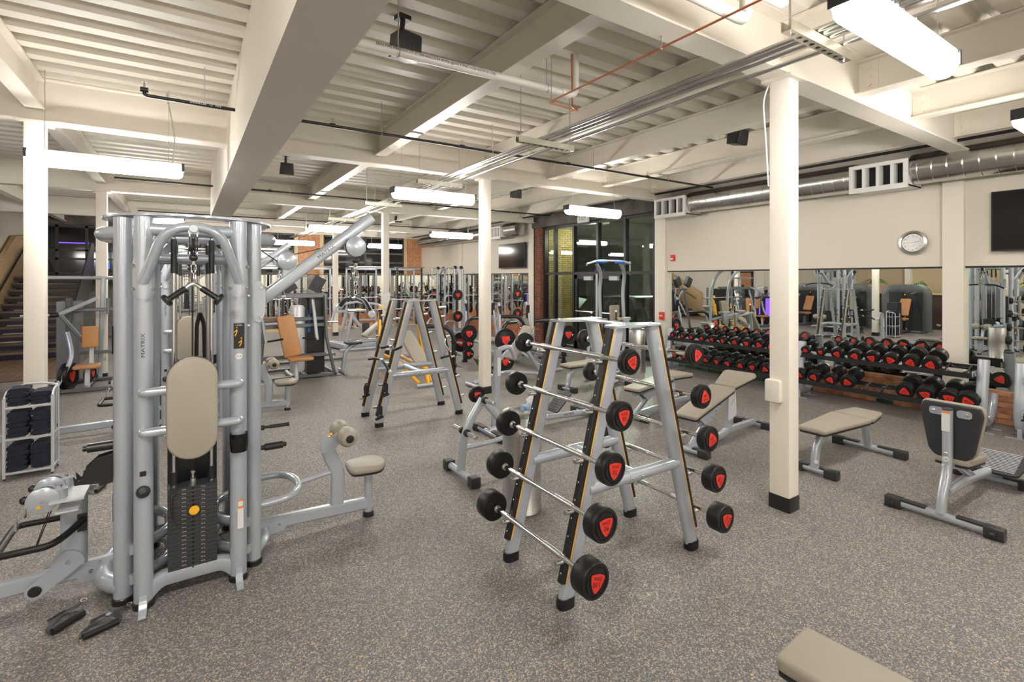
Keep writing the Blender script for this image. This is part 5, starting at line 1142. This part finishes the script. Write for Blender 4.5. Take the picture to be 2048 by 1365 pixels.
# --- olympic benches with black plate horns
def horn_post(t, x, y, zt, dirx):
    MB().tube([(x+dirx*.55, y+.3, zt-.02), (x+dirx*.15, y+.05, zt), (x, y, zt-.18), (x, y, .05)], .042, .16, 14, k=6).build('horn_post', 'plastic', t)
    MB().cyl((x, y, 0), (x, y, .06), .062, 16, .006).build('foot_cap', 'plastic', t)
    for z in (.20, .42, .64):
        for dy in (-1, 1):
            MB().cyl((x, y+dy*.03, z), (x+.02, y+dy*.07, z), .04, 12, .004).build('collar', 'plastic', t); MB().cyl((x+.02, y+dy*.06, z), (x+.05, y+dy*.24, z), .021, 12, .003).build('peg', 'chrome', t)
def olympic(x, y, lab, yel=False, rz=0):
    m_ = 'yel' if yel else 'grey'
    t = thing('olympic_bench', lab, 'bench', (x, y, 0), world=True)
    for s_ in (-1, 1):
        MB().sweep([(x+s_*.45, y+.25, .04), (x+s_*.42, y+.32, .6), (x+s_*.36, y+.45, 1.32)], rect(.06, .09, .02, 3), .2).build('upright', m_, t)
        MB().bx(x+s_*.37-.03, x+s_*.37+.03, y+.36, y+.42, .95, 1.25).build('bar_hook', 'plastic', t, smooth=False)
        MB().tube([(x+s_*.42, y+.3, .45), (x+s_*.25, y-.2, .35), (x+s_*.12, y-.9, .05)], .03, .3, 12).build('side_tube', m_, t)
    MB().tube([(x-.45, y+.28, .35), (x+.45, y+.28, .35)], .035, 0, 12).build('cross_tube', 'grey', t)
    MB().tube([(x, y+.28, .35), (x, y-.9, .30), (x, y-1.0, .05)], .035, .1, 12).build('spine', m_, t)
    MB().tube([(x-.22, y-1.0, .04), (x+.22, y-1.0, .04)], .032, 0, 12).build('foot_bar', 'grey', t)
    th = .5 if yel else .0; u = Vector((0, math.cos(th), math.sin(th)))
    MB().slab(rpoly([(-.14, -.6), (.14, -.6), (.14, .45), (-.14, .45)], .04), (x, y-.25, .40+(.2 if yel else 0)), X_, u, 0, .06, .02).build('pad', 'tan', t)
    horn_post(t, x+.80, y-.35, .95, -1); horn_post(t, x-.80, y-.35, .95, 1) if not yel else None
    MB().tube([(x+.80, y-.35, .14), (x+.3, y-.1, .14)], .03, 0, 10).build('low_tie', 'plastic', t)
    return t
olympic(3.45, 8.85, 'yellow and silver olympic bench with black plate horn behind the attachment rack', True)
for z, rd in ((.18, 0),): pass
t = olympic(5.95, 10.1, 'silver olympic bench with black plate horns left of the middle column')
olympic(6.05, 8.75, 'silver olympic bench with plates right of the middle column')
pls = [((5.18, 9.61, .64), .19, 'uppermost black plate on the horn left of the middle column'), ((5.16, 9.60, .42), .12, 'small middle plate on the horn left of the middle column'), ((5.16, 9.60, .20), .12, 'lowest small plate on the horn left of the middle column'), ((5.15, 9.94, .42), .22, 'large rear plate behind the horn left of the middle column'),
       ((5.26, 8.26, .64), .225, 'largest plate with open spokes right of the middle column'), ((5.26, 8.26, .21), .19, 'lower plate with open spokes right of the middle column'), ((6.86, 8.26, .64), .2, 'plate on the far horn of the right olympic bench')]
for c, rd, lb in pls: plate(c, (.1, 1, 0), rd, .04, lb, 'plates on the olympic benches')
b = thing('olympic_bar', 'chrome olympic bar resting in the yellow bench hooks', 'barbell', (3.45, 9.22, 1.26))
MB().cyl((-.75, 0, 0), (.75, 0, 0), .014, 10).build('shaft', 'chrome', b)
for s_ in (-1, 1): MB().cyl((s_*.62, 0, 0), (s_*.98, 0, 0), .025, 12).build('sleeve', 'chrome', b)
# --- preacher / arm bench in front of it
t = thing('preacher_bench', 'silver curl bench with black roller behind the attachment rack', 'bench', (2.95, 9.9, 0))
MB().tube([(-.4, 0, .05), (-.35, 0, .45), (-.1, 0, .60), (.3, 0, .60)], .04, .2, 12).build('curved_leg', 'grey', t); MB().tube([(.3, 0, .05), (.3, 0, .8)], .04, 0, 12).build('post', 'grey', t)
MB().tube([(-.4, -.25, .04), (-.4, .25, .04)], .035, 0, 12).build('foot_bar', 'grey', t); MB().tube([(.3, -.25, .04), (.3, .25, .04)], .035, 0, 12).build('foot_bar', 'grey', t)
opad(t, 'arm_pad', (.2, 0, .80), .45, .3, Vector((.8, 0, .6)), Y_, .06, 'tan'); opad(t, 'seat_pad', (-.2, 0, .56), .3, .3, X_, Y_, .05, 'char')
# --- decline bench and hyperextension bench between the column and the barbell rack
t = thing('decline_bench', 'grey decline bench with taupe back pad and black foot rollers beyond the rack', 'bench', (4.95, 7.35, 0))
opad(t, 'back_pad', (.0, 0, .72), .28, .7, Y_, Vector((.6, 0, .8)), .06, 'tan'); seg(t, 'rail', [(-.55, 0, .30), (.25, 0, .95)], .05, .06, 'grey'); seg(t, 'post', [(.55, 0, .05), (.05, 0, .75)], .06, .06, 'grey')
MB().tube([(-.9, 0, .08), (-.3, 0, .22), (.6, 0, .08)], .035, .2, 12).build('base', 'grey', t)
for s_ in (-1, 1): MB().cyl((-.55, s_*.06, .33), (-.55, s_*.22, .33), .055, 16, .015).build('roller', 'plastic', t)
for x in (-.9, .6): MB().tube([(x, -.25, .04), (x, .25, .04)], .035, 0, 12).build('foot_bar', 'grey', t)
for s_ in (-1, 1): MB().box((-.72, s_*.12, .36), (.02, .16, .26), R=Matrix.Rotation(-.6, 3, 'Y')).build('foot_pan', 'plastic', t, smooth=False)
t = thing('hyperextension_bench', 'silver back extension bench with ribbed foot plates behind the steel bin', 'bench', (3.0, 5.02, 0))
footbar(t, -.03, .28, True); footbar(t, 1.5, .25)
MB().tube([(-.03, 0, .06), (.6, 0, .10), (1.5, 0, .06)], .038, .1, 12).build('base_rail', 'grey', t)
seg(t, 'post', [(.12, .12, .05), (.17, .12, .98)], .085, .06, 'grey'); sticker((.165, .088, .78), X_, Z_, .045, .22, 'label', t, 'warning_label')
MB().tube([(.17, .12, .98), (.35, .12, 1.02), (.42, .12, .85)], .03, .08, 10).build('bent_top', 'grey', t)
for dx in (.62, 1.0):
    f_ = MB().slab(rpoly([(-.16, -.12), (.16, -.12), (.16, .12), (-.16, .12)], .03), (dx, -.02, .26), Vector((.75, 0, .66)), Y_, 0, .02, .004).build('foot_plate', 'char', t)
    for k in range(7): MB().sweep([Vector((dx, 0, .26))+Vector((.75, 0, .66))*(-.12+k*.04)+Vector((-.66, 0, .75))*.022-Y_*.12, Vector((dx, 0, .26))+Vector((.75, 0, .66))*(-.12+k*.04)+Vector((-.66, 0, .75))*.022+Y_*.08], rect(.008, .006, .002, 1)).build('rib', 'dgrey', f_)
text('MATRIX', (.05, .04), (1.15, -.041, .09), X_, Z_, 'char', t)
# --- knee raise tower by the windows
t = thing('knee_raise_tower', 'tall silver pull-up and knee raise tower with taupe pads before the dark windows', 'gym machine', (6.66, 7.0, 0))
for x in (-.28, .34):
    MB().tube([(x-.12, -.25, 2.13), (x+.16, -.1, 1.95), (x+.20, .0, 1.6), (x+.26, .0, .55), (x+.10, .0, .06)], .034, .25, 14, k=6).build('tall_frame', 'grey', t)
    MB().tube([(x-.42, -.30, .06), (x-.26, -.28, 1.02)], .034, 0, 12).build('front_strut', 'grey', t)
    MB().tube([(x-.30, -.28, 1.04), (x+.02, -.2, .98), (x+.24, .0, .90)], .03, .1, 12).build('arm_rest_tube', 'grey', t)
    MB().tube([(x-.26, -.28, 1.02), (x-.26, -.28, 1.22)], .014, 0, 10).build('grip', 'black', t); MB().sph((x-.26, -.28, 1.23), .022, 10).build('grip_end', 'white', t)
    MB().slab(rpoly([(-.16, -.05), (.16, -.05), (.16, .05), (-.16, .05)], .02), (x+.02, -.2, 1.04), X_, Y_, 0, .06, .018).build('elbow_pad', 'tan', t)
    MB().tube([(x-.45, -.3, .05), (x+.28, .0, .05)], .032, 0, 12).build('foot_bar', 'grey', t)
MB().slab(rpoly([(-.10, -.28), (.10, -.28), (.12, .26), (-.12, .26)], .04), (.22, -.13, 1.08), X_, Vector((.08, .1, 1)), 0, -.06, .02).build('back_pad', 'tan', t)
MB().slab(rpoly([(-.08, -.08), (.08, -.08), (.08, .08), (-.08, .08)], .02), (.38, -.22, 1.0), X_, Z_, 0, .04, .006).build('side_plate', 'grey', t)
MB().tube([(-.62, -.25, 2.10), (-.35, -.25, 2.17), (.25, -.25, 2.17), (.48, -.25, 2.13)], .028, .1, 12).build('pull_up_bar', 'grey', t)
for x in (-.30, .18): MB().tube([(x-.12, -.285, 2.15), (x+.10, -.285, 2.15)], .022, 0, 10).build('blue_sleeve', 'blue', t)
MB().tube([(-.62, -.29, 2.09), (-.45, -.29, 2.13)], .018, 0, 8).tube([(-.12, -.285, 2.145), (.02, -.285, 2.145)], .016, 0, 8).build('grips', 'black', t)['kind'] = 'stuff'
for z in (.4,): MB().tube([(-.2, .0, z), (.5, .0, z)], .03, 0, 12).build('cross_tube', 'grey', t)
# third, far cable tower
# ================================================================== STAIRS
st = thing('staircase', 'open wooden staircase with dark risers climbing at the left edge', 'stairs', (-3.05, 15.6, 0), world=True, kind='structure')
for i in range(11):
    y = 15.5+i*.275; z = (i+1)*.173
    MB().bx(-3.8, -2.25, y, y+.29, z-.05, z).build('tread', 'dwood', st, smooth=False)
    MB().bx(-3.8, -2.25, y+.015, y+.035, z-.173+.03, z-.05).build('riser', 'bframe', st, smooth=False)
    MB().bx(-3.8, -2.25, y-.012, y+.002, z-.075, z-.045).build('nosing', 'bframe', st, smooth=False)
MB().bx(-4.0, -1.0, 18.5, 20.35, 1.80, 1.90).build('landing', 'dwood', st, smooth=False)
MB().slab([(15.2, 0), (15.5, 0), (18.6, 1.9), (18.6, 2.85), (18.2, 2.85), (15.3, 1.0)], (-2.24, 0, 0), Y_, Z_, -.005, .02).build('side_guard', 'bframe', st)
MB().slab([(15.3, .0), (16.3, .0), (19.0, 1.6), (20.2, 2.2), (20.2, 2.4), (19.0, 1.8), (15.3, .05)], (-3.80, 0, 0), Y_, Z_, -.02, .03).build('stringer', 'bframe', st)
MB().slab([(15.3, .02), (17, .50), (19, 1.75), (20.2, 2.3), (20.2, 3.15), (18.6, 3.0), (17, 2.10), (15.3, 1.15)], (-3.88, 0, 0), Y_, Z_, -.06, .04).build('oak_guard', 'wood', st)
MB().tube([(-3.78, 15.5, .85), (-3.78, 17.0, 1.6), (-3.78, 19.2, 2.75)], .022, .1, 8).build('handrail', 'bframe', st)
MB().bx(-4.0, -1.0, YB-.3, YB-.05, 3.5, 3.88).build('lintel', 'rust', wb, smooth=False)
MB().bx(-4.0, -2.0, 18.0, 18.25, 3.62, 3.9).build('timber_header', 'beamwood', wb, smooth=False)
wd = thing('window_4', 'dark office glazing above the stair landing with blue glimmers', 'window', (-2.2, YB, 2), world=True); wd['kind'] = 'structure'
for x in (-3.95, -3.3, -2.6, -1.85, -1.05): MB().bx(x-.035, x+.035, YB-.10, YB-.04, 1.9, 3.5).build('mullion', 'bframe', wd, smooth=False)
for z in (2.0, 2.45, 2.72, 3.45): MB().bx(-4.0, -1.0, YB-.10, YB-.04, z-.03, z+.03).build('transom', 'bframe', wd, smooth=False)
for x0, x1 in ((-3.95, -3.3), (-3.3, -2.6), (-2.6, -1.85), (-1.85, -1.05)): MB().bx(x0, x1, YB-.07, YB-.06, 1.95, 3.45).build('pane', 'gloss', wd, smooth=False)
for i, (x, z, w_, m_, lb) in enumerate(((-2.15, 2.25, .22, 'bluescr', 'small glowing blue screen behind the stair glazing'), (-1.55, 2.25, .12, 'purple', 'thin purple lamp behind the stair glazing'), (-2.9, 2.95, .7, 'purple', 'long thin violet light line behind the stair glazing'))):
    tag(MB().bx(x-w_/2, x+w_/2, YB-.095, YB-.085, z-(.02 if i == 2 else .1), z+(.01 if i == 2 else .1)).build(['display_screen', 'accent_lamp', 'light_strip'][i], m_, smooth=False), lb, ['screen', 'lamp', 'lamp'][i])
# timber floor before the stairs, plank by plank
wfz = tag(MB().bx(-4.0, -1.95, 12.3, 15.5, 0, .004).build('plank_floor', 'dwood', smooth=False), 'brown plank floor area before the staircase', 'floor', kind='structure')
x = -4.0
while x < -2.0:
    MB().bx(x+.003, x+.137, 12.3, 15.48, .003, .012).build('plank', 'dwood', wfz, smooth=False); x += .14
# ================================================================== OUTSIDE THE WINDOWS
og = MB().bx(8.9, 60, -10, 60, -.15, -.05).build('ground', 'asph', smooth=False); tag(og, 'dark snowy car park ground outside the windows', 'ground', kind='structure')
MB().bx(8.7, 9.7, 11.44, 11.7, -.1, 3.4).build('outer_brick_core', 'mortard', wr, smooth=False)
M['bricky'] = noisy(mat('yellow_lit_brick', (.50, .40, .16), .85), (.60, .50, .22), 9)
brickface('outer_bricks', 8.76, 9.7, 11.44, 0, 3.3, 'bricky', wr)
L = bpy.data.lights.new('outdoor_wall_lamp', 'POINT'); L.energy = 80; L.color = (1, .92, .7); L.shadow_soft_size = .1; lo = bpy.data.objects.new('outdoor_wall_lamp', L); lo.location = (9.6, 10.4, 3.0); COL.objects.link(lo); tag(lo, 'wall lamp outside lighting the brick return', 'lamp')
b = MB(); rings = []
for i in range(13):
    x_ = 14.6; yy = 4+i*2.2; hh = .7+.35*math.sin(i*1.3); rings.append([Vector((x_-1.6, yy, -.1)), Vector((x_-.9, yy, hh*.7)), Vector((x_, yy, hh)), Vector((x_+1.2, yy, hh*.6)), Vector((x_+1.8, yy, -.1))])
tag(b.loft(rings).build('snow_bank', 'snow'), 'snow bank beyond the storefront windows', 'snow')
cr = thing('car', 'dark parked car seen faintly through the storefront doors', 'car', (10.9, 11.3, -.05), 0)
MB().slab(rpoly([(-2.1, .25), (2.1, .25), (2.15, .7), (1.4, .85), (.8, 1.35), (-1.0, 1.4), (-1.7, .95), (-2.15, .8)], .12), (0, -.85, 0), Y_, Z_, -.8, .8, .08).build('body', 'char', cr)
for y in (-1.35, 1.35):
    for x in (-.82, .80): MB().cyl((x-.1, y-.85, .3), (x+.1, y-.85, .3), .31, 18, .03).build('wheel', 'plastic', cr)
bd = thing('building', 'far dark building with a few lit windows outside', 'building', (38, 28, 0), kind='structure')
MB().bx(-2, 4, -24, 24, -.1, 16).build('facade', 'facade', bd, smooth=False)
M['litwin'] = mat('lit_window', (.5, .5, .4), .5, emit=(.8, .85, .6), es=.6)
random.seed(3)
for k in range(14): yy = random.uniform(-20, 15); zz = 2.2+random.randrange(4)*2.6; MB().bx(-2.06, -2.0, yy, yy+.9, zz, zz+1.3).build('window', 'litwin', bd, smooth=False)
for i, (x, y) in enumerate(((20, 17), (24, 14.5))):
    t = thing('street_lamp', ['tall street lamp outside, left of the doors', 'street lamp outside, farther away'][i], 'street lamp', (x, y, -.1))
    MB().cyl((0, 0, 0), (0, 0, 6), .07, 10).build('pole', 'bframe', t); MB().bx(-.7, .1, -.12, .12, 6, 6.1).build('head', 'bframe', t, smooth=False); MB().bx(-.65, -.2, -.1, .1, 5.97, 6.0).build('lamp_glass', 'lamp', t, smooth=False)
    L = bpy.data.lights.new('street_light', 'POINT'); L.energy = 2500; L.color = (.85, 1, .85); L.shadow_soft_size = .2; lo = bpy.data.objects.new('lamp_light', L); lo.location = (-.4, 0, 5.8); lo.parent = t; COL.objects.link(lo)
# ================================================================== LEFT BAY, MOSTLY SEEN IN THE MIRRORS
def stackm(x, y, lab, kind=0):
    t = thing('stack_machine', lab, 'gym machine', (x, y, 0), 0, 'weight-stack machines in the left bay')
    MB().sweep([(0, -.55, .04), (0, -.55, 1.34), (0, -.40, 1.47), (0, .40, 1.47), (0, .55, 1.34), (0, .55, .04)], rect(.34, .07, .02, 2), .15, up=X_).build('arch_frame', 'dgrey', t)
    for s_ in (-1, 1): MB().bx(-.13, .13, s_*.26-.20, s_*.26+.20, .06, 1.36).build("stack_shroud", "char", t, smooth=False)
    MB().bx(.131, .134, -.02, .02, 1.26, 1.31).build('amber_badge', 'stripe', t, smooth=False)
    seg(t, 'floor_rail', [(.1, -.1, .05), (1.35, -.1, .05)], .09, .08, 'dgrey')
    opad(t, 'seat_pad', (.8, -.1, .45), .40, .36, X_, Vector((0, 1, 0)), .07); opad(t, 'back_pad', (.42, -.1, .85), .30, .62, Y_, Vector((-.45, 0, .9)), .07)
    seg(t, 'seat_post', [(.8, -.1, .05), (.75, -.1, .45)], .08, .08, 'dgrey'); seg(t, 'back_post', [(.5, -.1, .4), (.28, -.1, 1.0)], .06, .06, 'dgrey')
    if kind == 0:
        seg(t, 'lever', [(.25, .35, 1.2), (.9, .35, .9), (1.2, .2, .5)], .06, .06, 'grey', .1); MB().cyl((1.15, -.3, .45), (1.15, .3, .45), .06, 16, .015).build('roller', 'char', t)
    else:
        MB().bx(1.15, 1.45, -.25, .05, .05, 1.05).build('head_unit', 'char', t, smooth=False); seg(t, 'lever', [(.2, -.35, 1.35), (.9, -.4, 1.3)], .06, .06, 'char')
    for yy in (-.5, .5): MB().bx(-.2, .5, yy-.05, yy+.05, 0, .06).build('foot', 'dgrey', t, smooth=False)
stackm(-3.6, 6.9, 'weight-stack machine reflected right of the column, with caramel seat', 1); stackm(-3.9, 5.2, 'weight-stack machine second from the column in the left bay'); stackm(-3.9, 3.6, 'weight-stack machine third from the column in the left bay'); stackm(-3.9, 8.7, 'weight-stack machine left of the column in the left bay', 1); stackm(-4.0, 10.2, 'weight-stack machine nearest the purple bar')
# reception wall, ferns, lamp
ct = thing('reception_counter', 'dark wood counter behind the weight-stack machines, reflected in the mirror', 'counter', (-5.6, 6.5, 0))
MB().bx(-.25, .25, -3.0, 3.0, 0, 1.25).build('front', 'mirrorf', ct, smooth=False); MB().bx(-.32, .32, -3.05, 3.05, 1.25, 1.30).build('top', 'wood', ct, smooth=False)
def fern(x, y, z, s_, lab):
    t = thing('potted_fern', lab, 'plant', (x, y, z), random.random(), 'ferns on the counter')
    MB().lathe((0, 0, 0), Z_, [(.10*s_, 0), (.13*s_, .16*s_), (.115*s_, .16*s_), (.1*s_, .14*s_)], 14).build('pot', 'char', t)
    b = MB()
    for i in range(26):
        a = i*2.4; r_ = s_*(.18+.14*random.random()); h_ = s_*(.18+.18*random.random()); pts_ = [Vector((0, 0, .14*s_)), Vector((math.cos(a)*r_*.5, math.sin(a)*r_*.5, .14*s_+h_)), Vector((math.cos(a)*r_*1.3, math.sin(a)*r_*1.3, .14*s_+h_*.5))]
        b.sweep(fillet(pts_, .2, 3), [(-.022*s_, 0), (0, .004), (.022*s_, 0), (0, -.002)])
    b.build('fronds', 'leaf', t)['kind'] = 'stuff'
for i, yy in enumerate((4.2, 5.6, 7.2, 8.6)): fern(-5.6, yy, 1.30, 1.25 if i % 2 else 1.0, 'green fern on the counter, %s from the front' % W_ORD[i])
MB().bx(-7.0, -6.96, 3.0, 9.8, 1.1, 3.4).build('warm_panel', 'warm', wl, smooth=False)
for k in range(6): MB().bx(-6.96, -6.93, -3+k*.95, -3+k*.95+.93, 0, 3.4).build('stone_panel', 'beamwood' if k % 2 else 'dwood', wl, smooth=False)
for yy in (7.9, 5.1): MB().bx(-6.95, -6.75, yy-.1, yy+.1, 0, 3.6).build('pilaster', 'cream', wl, smooth=False)
text('EMERGE', .20, (-6.94, 6.4, 2.05), Y_, Z_, 'char', wl)
t = thing('globe_lamp', 'warm glowing globe lamp over the counter, seen in the mirror', 'lamp', (-5.6, 4.6, 1.9)); M['globe'] = mat('globe_glass', (1, .9, .7), .4, emit=(1, .8, .5), es=12); MB().sph((0, 0, 0), .10, 16).build('globe', 'globe', t); MB().cyl((0, 0, .1), (0, 0, 2.0), .004, 6).build('cord', 'ink', t)
# purple bar with stool and coffee maker
t = thing('bar_counter', 'bar counter with purple glowing front at the end of the left bay', 'counter', (-4.15, 11.7, 0)); MB().bx(-1.3, 1.2, -.12, .3, 1.0, 1.06).build('top', 'char', t, smooth=False); MB().bx(-1.25, 1.15, .1, .14, 0, 1.0).build('lit_front', 'purple', t, smooth=False)
for x in (-1.2, 1.1): MB().bx(x-.03, x+.03, -.1, .3, 0, 1.0).build('leg', 'bframe', t, smooth=False)
for i, x in enumerate((-3.4, -4.2)):
    t = thing('bar_stool', ['wooden bar stool nearest the orange door', 'wooden bar stool farther from the orange door'][i], 'stool', (x, 11.3, 0)); MB().cyl((0, 0, .70), (0, 0, .74), .17, 20, .01).build('seat', 'wood', t)
    for a in range(4): MB().tube([(.12*math.cos(a*PI/2+.78), .12*math.sin(a*PI/2+.78), .70), (.2*math.cos(a*PI/2+.78), .2*math.sin(a*PI/2+.78), 0)], .01, 0, 6).build('leg', 'bframe', t)
t = thing('coffee_machine', 'steel coffee machine on the bar counter', 'coffee machine', (-3.3, 11.85, 1.06)); MB().slab(rpoly([(-.18, 0), (.18, 0), (.18, .45), (-.18, .45)], .03), (0, 0, 0), X_, Z_, -.12, .14, .02).build('body', 'steel', t); MB().bx(-.1, .1, -.16, -.12, .1, .3).build('front_panel', 'gloss', t, smooth=False)
dr = MB().bx(-4.0, -3.96, 12.75, 13.65, 0, 2.1).build('door_1', 'door', smooth=False); dr['kind'] = 'structure'; dr['label'] = 'orange wooden door in a dark frame beside the purple bar'
for a in ((12.68, 12.75, 0, 2.17), (13.65, 13.72, 0, 2.17), (12.68, 13.72, 2.1, 2.17)): MB().bx(-4.0, -3.93, *a).build('door_frame', 'bframe', dr, smooth=False)
MB().tube([(-3.96, 12.85, 1.0), (-3.90, 12.85, 1.0), (-3.90, 12.98, 1.0)], .01, .01, 8).build('door_handle', 'steel', dr); MB().bx(-3.96, -3.955, 13.1, 13.25, 1.4, 1.55).build('sign_plate', 'bframe', dr, smooth=False)
# banner above back wall mirror seen in reflections, treadmills
def tread(x, y, lab):
    t = thing('treadmill', lab, 'treadmill', (x, y, 0), 0, 'treadmills in the left bay')
    MB().bx(-.9, .9, -.36, .36, .05, .2).build('deck', 'char', t, smooth=False); MB().bx(-.8, .85, -.25, .25, .2, .215).build('belt', 'black', t, smooth=False)
    for s_ in (-1, 1): seg(t, 'mast', [(-.7, s_*.33, .15), (-.85, s_*.33, 1.2)], .06, .09, 'dgrey'); MB().tube([(-.85, s_*.33, 1.15), (-.3, s_*.33, 1.0)], .02, 0, 8).build('hand_rail', 'plastic', t)
    MB().box((-.85, 0, 1.32), (.1, .75, .32), R=Matrix.Rotation(.35, 3, 'Y')).build('console', 'plastic', t, smooth=False); MB().box((-.79, 0, 1.35), (.02, .4, .2), R=Matrix.Rotation(.35, 3, 'Y')).build('screen', 'tv', t, smooth=False)
for i, y in enumerate((2.0, .9, -.2)): tread(-5.6, y, 'black treadmill, %s from the counter' % W_ORD[i])
t = thing('television', 'black television on the wood-clad wall behind the treadmills', 'television', (-6.9, .8, 2.2)); MB().bx(0, .05, -.6, .6, -.35, .35).build('casing', 'plastic', t, smooth=False); MB().bx(.05, .053, -.57, .57, -.32, .32).build('screen', 'tv', t, smooth=False)
for o in list(COL.objects):
    if '_w' in o: del o['_w']
